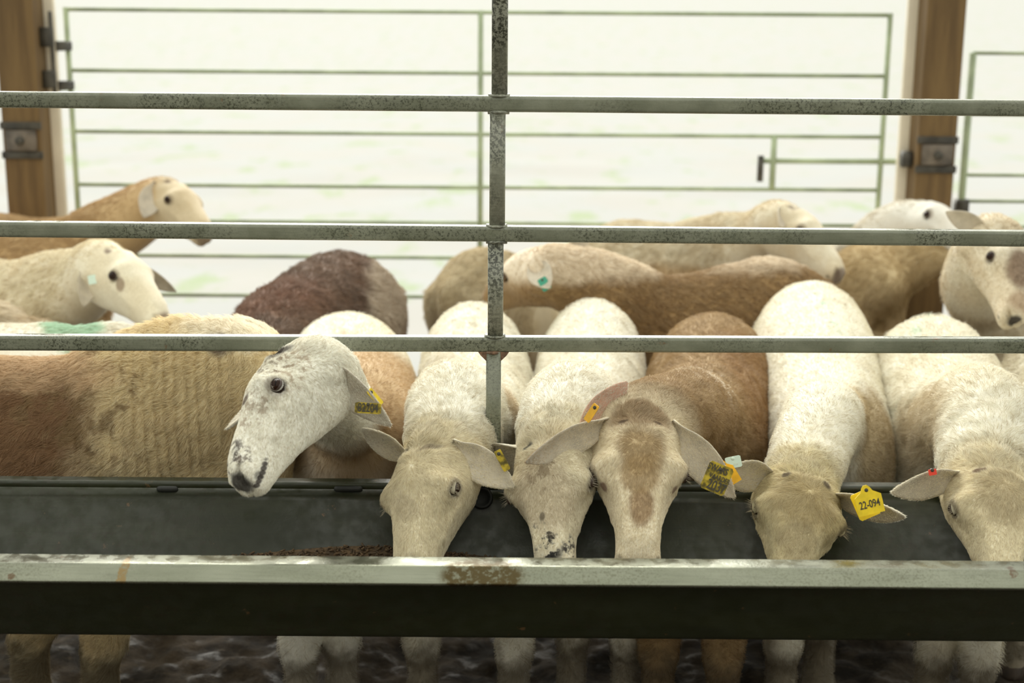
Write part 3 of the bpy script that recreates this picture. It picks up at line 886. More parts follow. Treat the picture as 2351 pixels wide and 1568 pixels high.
# ------------------------------------------------------------------ feed trough
def extrude(profile, x0, x1, th=.0025, nx=2):
    pr = np.array(profile, float)
    t = np.gradient(pr, axis=0); t /= np.linalg.norm(t, axis=1)[:, None]
    nrm = np.stack([-t[:, 1], t[:, 0]], 1)
    loop = np.vstack([pr + nrm * th / 2, (pr - nrm * th / 2)[::-1]])
    rings = [np.column_stack([np.full(len(loop), x), loop]) for x in np.linspace(x0, x1, nx)]
    v, f = rings_mesh(rings)
    return v, f
def rounded(pts, r=.006, k=4):
    out = [pts[0]]
    for a, b, c in zip(pts[:-2], pts[1:-1], pts[2:]):
        a, b, c = map(np.array, (a, b, c)); u, w = unit(a - b), unit(c - b)
        rr = min(r, np.linalg.norm(a - b) * .45, np.linalg.norm(c - b) * .45)
        p0, p1 = b + u * rr, b + w * rr
        for q in range(k + 1):
            s = q / k; out.append(tuple((1 - s) ** 2 * p0 + 2 * s * (1 - s) * b + s * s * p1))
    out.append(pts[-1]); return [tuple(p) for p in out]
tb = V(0, 2.13, GZ)
trough = empty('feed_trough', tb)
tag(trough, 'long dark galvanised feed trough with a bright folded rim, sheep muzzles inside', 'trough')
BASIN = steel('grimy_trough_sheet', (.018, .0215, .009), (.027, .031, .013), (.024, .019, .009), gscale=12, rough=.42, metal=.0, stretch=(.3, 1, 1), gr=.6)
c1 = P(1105, 1322, 1.915) - tb; c2 = P(282, 1318, 1.915) - tb; c3 = P(30, 1322, 1.915) - tb; c4 = P(2330, 1318, 1.915) - tb
RIM = steel('galvanised_rim', (.20, .21, .155), (.25, .26, .20), (.09, .085, .05), rough=.26, metal=.75, stretch=(.3, 1, 1), gr=.5,
            extra=[(c1, (.066, .05, .028), (.07, .052, .02), 1.0), (c2, (.008, .05, .03), (.22, .15, .06), .9), (c3, (.006, .02, .006), (.1, .06, .03), .9), (c4, (.007, .03, .006), (.12, .07, .04), .8)])
fall = (P(2351, 1300, 1.95)[2] - P(0, 1283, 1.95)[2]) * 0
basin = rounded([(1.958, .452), (1.975, .408), (1.990, .372), (2.022, .305), (2.19, .305), (2.235, .345), (2.262, .385), (2.285, .420), (2.298, .452)], .012)
v, f = extrude(basin, -1.75, 1.75)
link_mesh('basin', v - tb, f, BASIN, trough)
lip = rounded([(1.9075, .4405), (1.905, .4435), (1.927, .4610), (1.962, .4610), (1.959, .447)], .003)
v, f = extrude(lip, -1.75, 1.75, .003)
link_mesh('front_rim', v - tb, f, RIM, trough)
lip2 = rounded([(2.297, .447), (2.299, .460), (2.322, .460), (2.322, .440)], .003)
v, f = extrude(lip2, -1.75, 1.75, .003)
link_mesh('rear_rim', v - tb, f, BASIN, trough)
for s in (-1, 1):
    pts = [p for p in basin]
    vv = [(s * 1.75, a, b) for a, b in pts] + [(s * 1.747, a, b) for a, b in pts]; k = len(pts)
    ff = [tuple(range(k)), tuple(range(2 * k - 1, k - 1, -1))] + [(i, i + 1, i + 1 + k, i + k) for i in range(k - 1)]
    link_mesh('end_plate', np.array(vv) - tb, ff, BASIN, trough, smooth=False)
DULL_BLK = simple_mat('dull_black', (.010, .011, .009), .6, noise=.3)
hc_ = P(1106, 1143, 2.286)
th = np.linspace(0, 2 * math.pi, 28, endpoint=False)
nn_ = unit((0, -.86, .4)); u1 = V(1, 0, 0); u2 = np.cross(nn_, u1)
rg = [hc_ + nn_ * d + r * (np.outer(np.cos(th), u1) + np.outer(np.sin(th), u2)) for d, r in ((-.008, .019), (.002, .019), (.004, .016), (.001, .013), (-.002, .006))]
v, f = rings_mesh(rg); link_mesh('hole_disc', v - tb, f, DULL_BLK, trough)  # dark disc added in place of a hole through the back wall
# bolt slots in the rear rim
for px, w_ in ((800, 62), (385, 45)):
    cc = P(px, 1122, 2.296); hw = w_ * .00037
    v, f = tube([(cc[0] - hw, cc[1], cc[2], .003, .004), (cc[0] - hw * .7, cc[1] - .002, cc[2], .004, .0055), (cc[0] + hw * .7, cc[1] - .002, cc[2], .004, .0055), (cc[0] + hw, cc[1], cc[2], .003, .004)], n=12, res=12)
    link_mesh('rim_bracket', v - tb, f, DULL_BLK, trough)
# trough feet, hidden behind the steel from the front
for x in (-1.68, 1.68):
    for y in (2.06, 2.17):
        v, f = bar((x, y, GZ - .01), (x, y, .306), .03, .03, up=(0, 1, 0)); link_mesh('leg', v - tb, f, RAILM, trough)

# feed pellets: a shallow bank too many to count
rng = np.random.default_rng(5)
PEL = simple_mat('feed_pellet', (.085, .052, .024), .8, noise=.5, nscale=150)
def feed_z(x, y):
    heap = .030 * np.exp(-((x + .24) / .22) ** 2) + .020
    return .3075 + heap * np.clip((y - 2.0) / .15, 0, 1) + np.maximum(0, y - 2.205) * .5
gx_, gy_ = np.meshgrid(np.linspace(-1.2, 1.2, 160), np.linspace(2.03, 2.238, 24))
bedv = np.stack([gx_.ravel(), gy_.ravel(), feed_z(gx_.ravel(), gy_.ravel()) - .003], 1)
bi = np.arange(23 * 159); br, bc = bi // 159, bi % 159; ba = br * 160 + bc
pv = [v_ for v_ in bedv]; pf = [tuple(t_) for t_ in np.stack([ba, ba + 1, ba + 161, ba + 160], 1)]; off = len(pv)
npel = 11000
for i in range(npel):
    x = rng.uniform(-1.1, 1.1); y = rng.uniform(2.09, 2.236)
    z = feed_z(x, y) - .003 + rng.uniform(0, .004)
    c = V(x, y, z); d = unit(rng.normal(size=3) * V(1, 1, .45)) * rng.uniform(.003, .006)
    s = unit(np.cross(d, (0.1, 0.2, 1))); u = unit(np.cross(s, d)); r = .0017
    for e in (-1, 1):
        for k in range(6):
            a = k * math.pi / 3; pv.append(c + d * e + (s * math.cos(a) + u * math.sin(a)) * r)
    for k in range(6): pf.append((off + k, off + (k + 1) % 6, off + 6 + (k + 1) % 6, off + 6 + k))
    pf.append(tuple(off + k for k in range(5, -1, -1))); pf.append(tuple(off + 6 + k for k in range(6))); off += 12
o = link_mesh('feed_pellets', np.array(pv), pf, PEL, smooth=False)
tag(o, 'brown feed pellets lying along the bottom of the trough', 'animal feed', kind='stuff')

# ------------------------------------------------------------------ far side: timber posts, brackets, thin field gates
def wood():
    m, nt, b = new_mat('brown_post_timber'); q = NB(nt)
    tc = q.n('ShaderNodeTexCoord').outputs['Object']
    c = q.mix(q.ramp(q.noise(q.scale(tc, (14, 14, 1.2)), 3, 5, .6), .3, .7), (.10, .058, .020), (.16, .098, .036))
    q.l(c, b.inputs['Base Color']); b.inputs['Roughness'].default_value = .8
    return m
WOOD = wood()
DARKST = simple_mat('dark_strap_steel', (.055, .05, .04), .6, metal=.2, noise=.4, nscale=30)
GATEM = simple_mat('thin_gate_pipe', (.34, .40, .26), .6, noise=.2, nscale=10)
def post(label, x0, x1, Y, strap_z, lab_side):
    o = empty('timber_post', ((x0 + x1) / 2, Y + .06, GZ)); b = V((x0 + x1) / 2, Y + .06, GZ)
    tag(o, label, 'post')
    v, f = bar((b[0], b[1], GZ - .02), (b[0], b[1], 2.6), x1 - x0, .125, r=.04, up=(0, 1, 0))
    # up=(0,1,0): first width is across x
    link_mesh('timber', v - b, f, WOOD, o)
    w = (x1 - x0) / 2
    for dz in (-.045, .045):
        v, f = bar((b[0] - w - .004, b[1] - .066, strap_z + dz), (b[0] + w + .004, b[1] - .066, strap_z + dz), .006, .022, r=.1)
        link_mesh('strap', v - b, f, DARKST, o)
    v, f = bar((b[0] - w * .8, b[1] - .072, strap_z), (b[0] + w * .8, b[1] - .072, strap_z), .012, .062, r=.2)
    link_mesh('bracket_plate', v - b, f, simple_mat('plate_steel', (.12, .10, .08), .5, metal=.3, noise=.4), o)
    v, f = tube([(b[0], b[1] - .095, strap_z, .004, .004), (b[0], b[1] - .092, strap_z, .013, .013), (b[0], b[1] - .075, strap_z, .013, .013)], n=12, res=8, up=(0, 0, 1))
    link_mesh('bolt_head', v - b, f, DARKST, o)
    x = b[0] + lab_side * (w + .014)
    v, f = bar((x, b[1] + .05, GZ), (x, b[1] + .05, 2.6), .034, .022, r=.1, up=(0, 1, 0))  # added strip: the post's lit side face put into a pale colour
    ob = link_mesh('lit_side_strip', v - b, f, LIT_SIDE, o); ob['label'] = 'added pale strip standing in for the lit inner side of the post'
    return o, b
LIT_SIDE = simple_mat('pale_lit_side', (.72, .66, .54), .8, noise=.1, nscale=6)
PY = 4.40
xl = P(105, 470, PY)[0]; xr_ = P(2088, 600, PY)[0]
pw = .118
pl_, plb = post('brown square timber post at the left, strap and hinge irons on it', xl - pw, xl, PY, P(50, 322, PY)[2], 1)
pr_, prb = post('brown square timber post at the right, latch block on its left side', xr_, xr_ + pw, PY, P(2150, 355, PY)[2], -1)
# hinge irons on the left post, latch block on the right one
hx = xl
for (py, h, dx) in ((85, 44, .020), (182, 40, .022)):
    cc = P(108, py, PY + .06)
    v, f = bar((hx, PY + .06, cc[2]), (hx + .035, PY + .06, cc[2]), .03, h * .00135, r=.15); link_mesh('hinge_iron', v - plb, f, DARKST, pl_)
v, f = tube([(hx + .032, PY + .06, P(0, 215, PY + .06)[2], .006, .006), (hx + .032, PY + .06, P(0, 25, PY + .06)[2], .006, .006)], up=(0, 1, 0), n=10, res=4)
link_mesh('hinge_pin', v - plb, f, DARKST, pl_)
cc = P(2086, 366, PY + .05)
v, f = bar((xr_ - .03, PY + .06, cc[2]), (xr_ + .002, PY + .06, cc[2]), .05, .05, r=.3); link_mesh('latch_block', v - prb, f, DARKST, pr_)

FY = 4.56
def pipe(a, b, r): return tube([(*a, r, r), (*(np.asarray(a) * .5 + np.asarray(b) * .5), r, r), (*b, r, r)], up=(0, .3, 1) if abs(a[2] - b[2]) < .2 else (0, 1, 0), n=10, res=3)
fx0, fx1 = P(165, 250, FY)[0], P(2030, 250, FY)[0]
fg = empty('field_gate', (fx0, FY, GZ)); fb = V(fx0, FY, GZ)
tag(fg, 'thin rusty green pipe gate between the two timber posts, bright field showing through', 'gate')
rz = [P(1100, y, FY)[2] for y in (28, 168, 308, 430, 512, 592, 682)]
for z in rz:
    v, f = pipe((fx0, FY, z), (fx1, FY, z), .0065); link_mesh('rail', v - fb, f, GATEM, fg)
for x in (fx0, P(1103, 250, FY)[0], fx1):
    v, f = pipe((x, FY, rz[0] + .006), (x, FY, rz[-1] - .006), .009); link_mesh('upright', v - fb, f, GATEM, fg)
xs_ = P(1775, 370, FY)[0]; zm = P(1900, 370, FY)[2]
v, f = pipe((xs_, FY, rz[2]), (xs_, FY, rz[3]), .010); link_mesh('latch_upright', v - fb, f, GATEM, fg)
v, f = pipe((P(1742, 370, FY)[0], FY, zm), (P(2085, 370, FY)[0], FY, zm), .009); link_mesh('latch_bolt', v - fb, f, GATEM, fg)
xh = P(1744, 370, FY)[0]
v, f = pipe((xh, FY - .02, P(0, 343, FY)[2]), (xh, FY - .02, P(0, 402, FY)[2]), .010); link_mesh('latch_handle', v - fb, f, DARKST, fg)
for y in (105, 195):
    z = P(150, y, FY)[2]
    v, f = bar((xl + .03, FY - .06, z), (fx0 + .005, FY, z), .02, .03, r=.3); link_mesh('hinge_strap', v - fb, f, DARKST, fg)
gx = P(2212, 400, FY)[0]
g2 = empty('field_gate', (gx, FY, GZ)); g2b = V(gx, FY, GZ)
tag(g2, 'second thin pipe gate running out of the frame right of the right timber post', 'gate')
for y in (122, 262, 402, 462, 520, 600, 690):
    z = P(2280, y, FY)[2]
    v, f = pipe((gx, FY, z), (gx + 1.3, FY, z), .006); link_mesh('rail', v - g2b, f, GATEM, g2)
for x in (gx, gx + 1.3):
    v, f = pipe((x, FY, P(0, 105, FY)[2]), (x, FY, P(0, 690, FY)[2]), .012); link_mesh('upright', v - g2b, f, GATEM, g2)
v, f = bar((gx - .02, FY, P(0, 458, FY)[2]), (gx + .02, FY, P(0, 458, FY)[2]), .04, .05, r=.3); link_mesh('latch_block', v - g2b, f, DARKST, g2)

# ------------------------------------------------------------------ the flock
WHITE = dict(base=(.70, .67, .55), base2=(.60, .54, .40), mot=.5)
def coat(base, base2, layers=None, mot=.5, ns=9, **k): return dict(base=base, base2=base2, layers=layers, mot=mot, ns=ns, **k)
G_ROW = 'sheep feeding at the trough'
G_PEN = 'sheep standing behind the row at the trough'
B3 = lambda c, px, py, Y: c['loc'](P(px, py, Y))
BLK = (.025, .022, .02)

# --- the speckled sheep that looks up out of the trough
def lay(c):
    H = c['H']; W = c['loc'](c['W'])
    out = [('ball', W + V(.02, .12, -.10), (.19, .38, .20), (.50, .34, .17), .05, .95, 0),
           ('ball', W + V(0, .55, -.02), (.14, .28, .14), (.74, .70, .58), .03, .9, 0),
           ('ball', H(-.02, .05, .05), (.040, .017, .026), BLK, .03, .97, 0), ('ball', H(-.10, .05, .0), (.026, .020, .02), (.06, .04, .03), .03, .8, 0),
           ('ball', H(-.16, .18, .04), (.032, .03, .03), (.20, .14, .08), .04, .6, 90), ('ball', H(-.05, .85, .10), (.030, .034, .03), (.10, .075, .06), .03, .85, 55),
           ('ball', H(-.13, .86, .02), (.018, .018, .03), (.16, .12, .09), .03, .7, 80), ('ball', H(-.10, .5, .08), (.035, .06, .03), (.36, .26, .16), .04, .5, 80),
           ('ball', H(-.04, .42, .10), (.010, .012, .012), (.16, .10, .06), .01, .8, 0), ('ball', H(-.2, .2, -.1), (.03, .05, .05), (.40, .28, .16), .04, .5, 90),
           ('ball', H(-.03, .995, -.01), (.022, .018, .020), (.035, .028, .022), .006, .9, 0)] + [('ball', H(-.06 - .011 * j, .985 - .026 * j, -.100 - .003 * j), (.0062, .0075, .0042), (.05, .035, .03), .002, .85, 0) for j in range(10)]
    return out
A = sheep('white sheep with dark speckles on its face, looking up over the trough, head turned left', coat((.90, .89, .82), (.82, .79, .68), lay, .4),
          P(640, 820, 2.20), (545, 1120), L=.250, roll=76, up=(0, -1, .4), withers=P(806, 838, 2.62), rump=P(795, 708, 3.22), w=.150, depth=.38,
          neck=P(775, 945, 2.42), neck_r=(.088, .066, .058), leg_r=1.3, legs=[P(690, 1520, 2.46), P(785, 1520, 2.50)], ears=[dict(s=-1, tip=(893, 983), len=.130, w=.056, near=True, open=(-.2, -.9, -.1), droop=.01, bz=-.15),
                 dict(s=1, tip=(520, 985), len=.12, w=.06, near=False, open=(-.8, -.3, -.3), bz=-.15)],
          tags=[dict(px=(845, 937), Y=2.13, size=(.041, .017), ang=-3, mat=DIRTYEL, shape='plate', lab='dirty yellow ear tag under the ear', texts=[('82204', .015, 0, 0)]),
                dict(px=(861, 912), Y=2.16, size=(.011, .032), ang=36, mat=YELLOW, shape='plate', lab='yellow ear tag seen from its edge', normal=(.5, -.8, .2))],
          hair=(34000, 60000), hair_len=(.008, .016), group=G_ROW, seed=11, lids=(.60, .55), lashes=16, len_fn=lambda p: 1 + 1.6 * np.clip((.56 - p[:, 2]) / .05, 0, 1) * (p[:, 1] > 2.33), wool=.1)

# --- the one feeding left of the gate upright
def lay(c):
    H = c['H']
    return [('ball', H(-.09, .05, .06), (.03, .010, .015), (.24, .17, .10), .02, .6, 0), ('ball', H(.12, .04, .04), (.014, .014, .015), (.14, .09, .06), .01, .8, 0),
            ('ball', H(0, .93, .09), (.026, .03, .02), (.20, .15, .10), .03, .7, 0), ('ball', H(0, .5, .11), (.03, .07, .02), (.46, .38, .26), .03, .22, 0),
            ('ball', c['loc'](P(1195, 915, 2.55)), (.04, .06, .10), (.50, .38, .22), .03, .7, 0),
            ('ball', c['loc'](P(1212, 880, 2.6)), (.010, .05, .05), (.16, .11, .08), .012, .75, 60)]
sheep('cream sheep feeding just left of the gate upright, head bowed with half-closed eye', coat((.86, .845, .77), (.74, .69, .56), lay, .55, face=(0.80, 0.73, 0.54)),
      P(968, 1018, 2.235), (944, 1348), L=.245, ws=1.24, roll=38, up=(0, -1, .4), withers=P(1102, 856, 2.66), rump=P(1088, 684, 3.27), w=.125,
      neck=P(1048, 960, 2.46), neck_r=(.105, .086, .070), leg_r=1.2, legs=[P(970, 1520, 2.50), P(1180, 1520, 2.46)], ears=[dict(s=-1, tip=(1180, 1118), len=.125, w=.056, open=(.2, -1, .0), by=.03, bz=-.08), dict(s=1, tip=(832, 985), len=.085, w=.050, open=(0, -.8, -.5), cup=.7, by=.02)],
      hair=(64000, 75000), hair_len=(.009, .014), group=G_ROW, seed=22, lids=(.16, .50), lashes=34, wool=.55)

# --- black-nosed one
def lay(c):
    H = c['H']
    return [('ball', H(.04, .80, .10), (.034, .050, .035), BLK, .03, .97, 50), ('ball', H(.03, .90, .08), (.030, .026, .03), BLK, .03, .97, 22), ('ball', H(.0, .99, .0), (.030, .022, .025), BLK, .02, .9, 40),
            ('ball', H(-.12, .84, .03), (.016, .024, .03), (.04, .03, .03), .02, .9, 55), ('ball', H(0, .30, .10), (.03, .05, .03), (.30, .22, .13), .03, .7, 60),
            ('ball', H(.02, .6, .11), (.005, .006, .01), BLK, .004, .9, 0), ('ball', H(.10, .06, .05), (.012, .010, .01), BLK, .006, .8, 0),
            ('ball', H(-.10, .14, .08), (.006, .006, .01), BLK, .004, .8, 0), ('ball', H(0, .45, .1), (.06, .11, .06), (.52, .43, .30), .05, .5, 0)]
sheep('cream sheep with black spots around the nose, feeding beside the brown-fronted one', coat((.86, .845, .77), (.74, .69, .56), lay, .5, face=(0.81, 0.75, 0.59)),
      P(1250, 1000, 2.225), (1276, 1332), L=.242, ws=1.22, roll=20, up=(0, -1, .4), withers=P(1348, 862, 2.66), rump=P(1362, 676, 3.30), w=.124,
      neck=P(1310, 958, 2.45), neck_r=(.105, .086, .070), leg_r=1.15, legs=[P(1312, 1520, 2.54), P(1437, 1520, 2.52)], ears=[dict(s=-1, tip=(1440, 876), len=.105, w=.052, open=(.3, -1, .2), bz=-.12, mat=1), dict(s=1, tip=(1120, 1062), len=.105, w=.066, open=(-.1, -1, -.1), bz=-.17, near=False)],
      tags=[dict(px=(1358, 948), Y=2.17, size=(.012, .032), ang=-28, mat=ORANGE, shape='plate', lab='orange ear tag seen from its edge', normal=(-.5, -.8, .2)),
            dict(px=(1153, 1057), Y=2.17, size=(.012, .036), ang=28, mat=DIRTYEL, shape='plate', lab='dirty yellow ear tag seen from its edge')],
      hair=(62000, 72000), hair_len=(.008, .013), group=G_ROW, seed=33, lids=(.42, .55), lashes=26, wool=.55)

# --- the brown one facing the viewer
def lay(c):
    H = c['H']; W = c['loc'](c['W'])
    return [('ball', H(0, .45, -.2), (.19, .19, .19), (.84, .77, .61), .01, 1.0, 0), ('ball', W + V(.11, .22, -.10), (.10, .30, .14), (.30, .16, .06), .04, .6, 0),
            ('ball', c['loc'](P(1625, 880, 2.62)), (.055, .13, .09), (.84, .78, .68), .05, .9, 45), ('ball', c['loc'](P(1560, 900, 2.5)), (.05, .10, .08), (.74, .66, .52), .05, .7, 60),
            ('ball', H(0, .02, .02), (.062, .028, .045), (.40, .27, .14), .02, .75, 0), ('ball', H(-.1, .055, .05), (.012, .008, .01), (.12, .07, .04), .004, .8, 0), ('ball', H(.1, .055, .05), (.012, .008, .01), (.12, .07, .04), .004, .8, 0),
            ('ball', H(0, .26, .10), (.042, .055, .04), (.43, .30, .14), .03, .8, 0), ('ball', H(0, .62, .12), (.022, .085, .03), (.45, .31, .17), .02, .85, 0),
            ('ball', H(0, .42, .12), (.036, .07, .03), (.52, .38, .20), .03, .75, 0),
            ('ball', H(.19, .49, -.01), (.008, .014, .012), (.36, .23, .17), .004, .8, 0), ('ball', H(-.19, .49, -.01), (.006, .012, .012), (.40, .27, .20), .004, .7, 0)]
sheep('brown-backed sheep facing the viewer, tan blaze down its long pale face, drooping ears', coat((.43, .30, .155), (.33, .215, .10), lay, .6),
      P(1470, 948, 2.215), (1464, 1320), L=.264, ws=1.16, up=(0, -1, .4), withers=P(1618, 862, 2.68), rump=P(1640, 706, 3.20), w=.148, depth=.40,
      neck=P(1555, 965, 2.46), neck_r=(.105, .080, .070), leg_r=1.25, ears=[dict(s=-1, tip=(1686, 1143), len=.15, w=.060, open=(-.2, -.95, .1), bz=-.1, by=.03), dict(s=1, tip=(1206, 1062), len=.168, w=.054, open=(-.1, -.9, -.2), bz=-.1, by=.03)],
      tags=[dict(px=(1646, 1098), Y=2.13, size=(.040, .046), ang=-22, mat=DIRTYEL, shape='plate', lab='soiled yellow printed ear tag on the inside of the ear', texts=[('SWARS', .012, -.1, .30), ('VAARDER', .009, .1, .02), ('2037', .018, .1, -.28)]),
            dict(px=(1672, 1083), Y=2.19, size=(.024, .044), ang=32, mat=ORANGE, lab='orange plate of the ear tag behind the ear')],
      hair=(72000, 85000), hair_len=(.008, .014), group=G_ROW, seed=44, lids=(.5, .55), lashes=22, wool=.35,
      legs=[P(1512, 1520, 2.46), P(1660, 1520, 2.44)])

# --- yellow tag 22-094
def lay(c):
    H = c['H']
    return [('ball', H(0, .28, .09), (.06, .07, .05), (.50, .40, .22), .03, .6, 0), ('ball', H(0, .6, .10), (.035, .08, .03), (.48, .40, .25), .03, .6, 0),
            ('ball', H(-.11, .10, .05), (.009, .008, .01), (.12, .08, .05), .004, .8, 0), ('ball', H(.11, .10, .05), (.009, .008, .01), (.12, .08, .05), .004, .8, 0),
            ('ball', c['loc'](P(1985, 900, 2.62)), (.05, .08, .06), (.55, .42, .22), .05, .6, 0), ('ball', c['loc'](P(2030, 1040, 2.6)), (.075, .22, .13), (.44, .33, .17), .05, .8, 0),
            ('ball', c['loc'](P(1893, 715, 3.2)), (.018, .20, .05), (.42, .62, .50), .03, .55, 25)]
sheep('pale sheep with the yellow ear tag 22-094, feeding with its brow towards the viewer', coat((.86, .84, .75), (.74, .68, .53), lay, .5, face=(0.74, 0.66, 0.42)),
      P(1852, 1082, 2.25), (1806, 1375), L=.235, ws=1.28, roll=3, up=(0, -1, .4), withers=P(1915, 868, 2.70), rump=P(1866, 634, 3.42), w=.152, depth=.40,
      neck=P(1880, 985, 2.50), neck_r=(.098, .072, .064), leg_r=1.25, ears=[dict(s=-1, tip=(2078, 1186), len=.155, w=.060, open=(.1, -1, -.3), cup=.8, by=.06), dict(s=1, tip=(1655, 1084), len=.10, w=.060, open=(0, -1, -.15), cup=.8, by=.03)],
      tags=[dict(px=(1994, 1147), Y=2.10, size=(.042, .046), ang=14, mat=YELLOW, text='22-094', tsize=.0135, lab='yellow ear tag printed 22-094'),
            dict(px=(1987, 1158), Y=2.13, size=(.036, .044), ang=24, mat=YELLOW, shape='plate', lab='yellow back plate of the ear tag'),
            dict(px=(1684, 1061), Y=2.24, size=(.026, .019), ang=12, mat=MINT, shape='plate', lab='pale green ear tag')],
      hair=(60000, 80000), hair_len=(.010, .012), group=G_ROW, seed=55, lids=(.03, .08), lashes=50, wool=.3,
      legs=[P(1795, 1520, 2.50), P(1880, 1520, 2.60)])

# --- right-hand feeder, cut by the frame
def lay(c):
    H = c['H']
    return [('ball', H(0, .28, .09), (.05, .07, .05), (.52, .43, .26), .03, .6, 0), ('ball', H(.12, .08, .05), (.014, .008, .01), (.20, .11, .07), .006, .8, 0),
            ('ball', c['loc'](P(2100, 970, 2.6)), (.05, .2, .14), (.48, .37, .20), .05, .6, 0), ('ball', c['loc'](P(2100, 740, 3.1)), (.08, .10, .02), (.45, .62, .50), .05, .5, 20)]
sheep('pale cream sheep feeding at the right edge, half of its face outside the frame', coat((.86, .84, .75), (.74, .68, .53), lay, .5, face=(0.83, 0.76, 0.57)),
      P(2290, 1068, 2.25), (2302, 1378), L=.243, ws=1.26, up=(0, -1, .4), withers=P(2222, 850, 2.70), rump=P(2142, 712, 3.18), w=.150, depth=.40,
      neck=P(2255, 975, 2.48), neck_r=(.110, .084, .070), leg_r=1.2, ears=[dict(s=1, tip=(2046, 1130), len=.14, w=.058, open=(0, -1, -.3), cup=.8, by=.04), dict(s=-1, dir=(-1, -.1, -.1), len=.13, w=.05)],
      tags=[dict(px=(2141, 1084), Y=2.215, size=(.013, .010), ang=10, mat=RED, shape='plate', lab='red button tag behind the ear')],
      hair=(52000, 75000), hair_len=(.009, .018), group=G_ROW, seed=66, lids=(.18, .30), lashes=40, wool=.5,
      legs=[P(2142, 1520, 2.48), P(2245, 1520, 2.44)])

# --- big tan and cream one standing sideways at the left
def folds(p):
    x, z = p[:, 0], p[:, 2]
    k = np.exp(-((x + .60) / .105) ** 2) * np.clip((2.62 - p[:, 1]) / .08, 0, 1)
    ph = x * 330 + vnoise(np.stack([x * 5, p[:, 1] * 3, z * 7], 1), 7) * 9 + z * 10
    return k * np.clip(np.sin(ph), -1, .5) * .0024
def lay(c):
    o_ = c['loc']
    return [('ball', o_(P(560, 735, 2.6)), (.13, .2, .045), (.92, .88, .78), .04, .85, 0), ('ball', o_(P(-80, 980, 2.38)), (.22, .35, .22), (.34, .185, .085), .09, .92, 0), ('ball', o_(P(190, 930, 2.40)), (.15, .30, .14), (.40, .28, .14), .10, .75, 20),  # first layer: whitish hump, backlight put into the coat colour
            ('ball', o_(P(60, 845, 2.5)), (.20, .30, .035), (.72, .55, .36), .06, .75, 0), ('ball', o_(P(510, 790, 2.5)), (.03, .06, .02), (.15, .09, .07), .02, .8, 0)]
sheep('big shaggy tan and cream sheep standing sideways at the left, skin wrinkled along its neck', coat((.90, .80, .56), (.80, .67, .42), lay, .5),
      P(590, 792, 2.66), (700, 940), L=.26, near=False, up=(.3, .2, 1), withers=P(330, 812, 2.53), rump=P(-430, 812, 2.56), w=.130, depth=.385,
      neck=P(500, 905, 2.56), neck_r=(.14, .135, .11), ears=[dict(s=1, dir=(.9, -.2, -.3), len=.10, w=.05)],
      hair=(110000, 3000), hair_len=(.010, .019), hair_w=1.1, group='sheep standing sideways behind the trough', seed=77, wool=.35, len_fn=lambda p: 1 + 1.5 * np.clip((-.66 - p[:, 0]) / .10, 0, 1), folds=folds,
      leg_r=1.25, legs=[P(72, 1540, 2.50), P(232, 1540, 2.46)], body_ext=(.27, .12))
# --- a foreleg of the next pair shows at the far left
# ------------------------------------------------------------------ the flock behind (blurred)
def bg(label, co, hair=(12000, 0), **k):
    k.setdefault('voxel', .008); k.setdefault('hair_w', 2.2)
    return sheep(label, co, hair=hair, group=k.pop('group', G_PEN), **k)
CR_ = coat((.72, .66, .50), (.60, .50, .33), None, .6)
bg('whitish sheep rump with a green paint mark, just above the lowest rail at the left', coat((.86, .85, .78), (.74, .69, .57), lambda c: [('ball', c['loc'](P(165, 750, 3.0)), (.07, .10, .06), (.30, .55, .38), .05, .7, 0), ('ball', c['loc'](P(130, 808, 2.85)), (.05, .08, .03), (.03, .20, .10), .03, .9, 0)], .5),
   poll=P(-150, 800, 2.95), nose=(-220, 1000), L=.26, up=(-1, 0, .5), withers=P(60, 745, 2.98), rump=P(300, 732, 3.05), w=.13, hair_len=(.01, .02), seed=81)
bg('fluffy cream sheep back at the far left, under the cream head', coat((.76, .68, .54), (.60, .47, .30), None, .7, 14),
   poll=P(-330, 700, 3.3), nose=(-420, 900), L=.26, up=(-1, 0, .5), withers=P(-220, 700, 3.3), rump=P(45, 690, 3.36), w=.14, hair_len=(.01, .035), wool=.9, seed=82, hair=(25000, 0), body_ext=(.13, .06))
def lay(c):
    H = c['H']; return [('ball', H(.17, .05, .03), (.014, .02, .02), (.12, .07, .05), .01, .8, 0), ('ball', H(0, .97, .0), (.03, .03, .03), (.22, .13, .08), .01, .8, 0), ('ball', H(.2, .47, -.05), (.012, .025, .02), (.22, .14, .09), .008, .7, 0)]
bg('cream sheep with its head turned right, dark eye, green-tagged ear, above the white rump', coat((.82, .77, .62), (.68, .58, .40), lay, .6),
   poll=P(268, 568, 3.48), nose=(378, 748), L=.265, eye=(272, 654), side=1, near=True, up=(.6, -.3, .6), withers=P(75, 606, 3.72), rump=P(-190, 560, 3.95), w=.15,
   neck=P(190, 655, 3.6), ears=[dict(s=1, tip=(192, 705), len=.125, w=.055, open=(.3, -.9, 0), bz=-.12), dict(s=-1, tip=(405, 670), len=.12, w=.05, near=False)],
   tags=[dict(px=(212, 642), Y=3.40, size=(.02, .022), ang=10, mat=MINT, shape='plate', lab='pale green ear tag')], seed=83, lids=(.8, .7))
def lay(c):
    H = c['H']; return [('ball', H(0, .97, 0), (.04, .04, .04), (.16, .10, .07), .01, .6, 0), ('ball', H(.12, .03, .05), (.02, .02, .02), (.14, .09, .06), .01, .8, 0), ('plane', H(0, -.35, 0), -c['ax'] * 0 - np.array([1, 0, 0.0]), (.50, .34, .17), .05, .85, 0)]
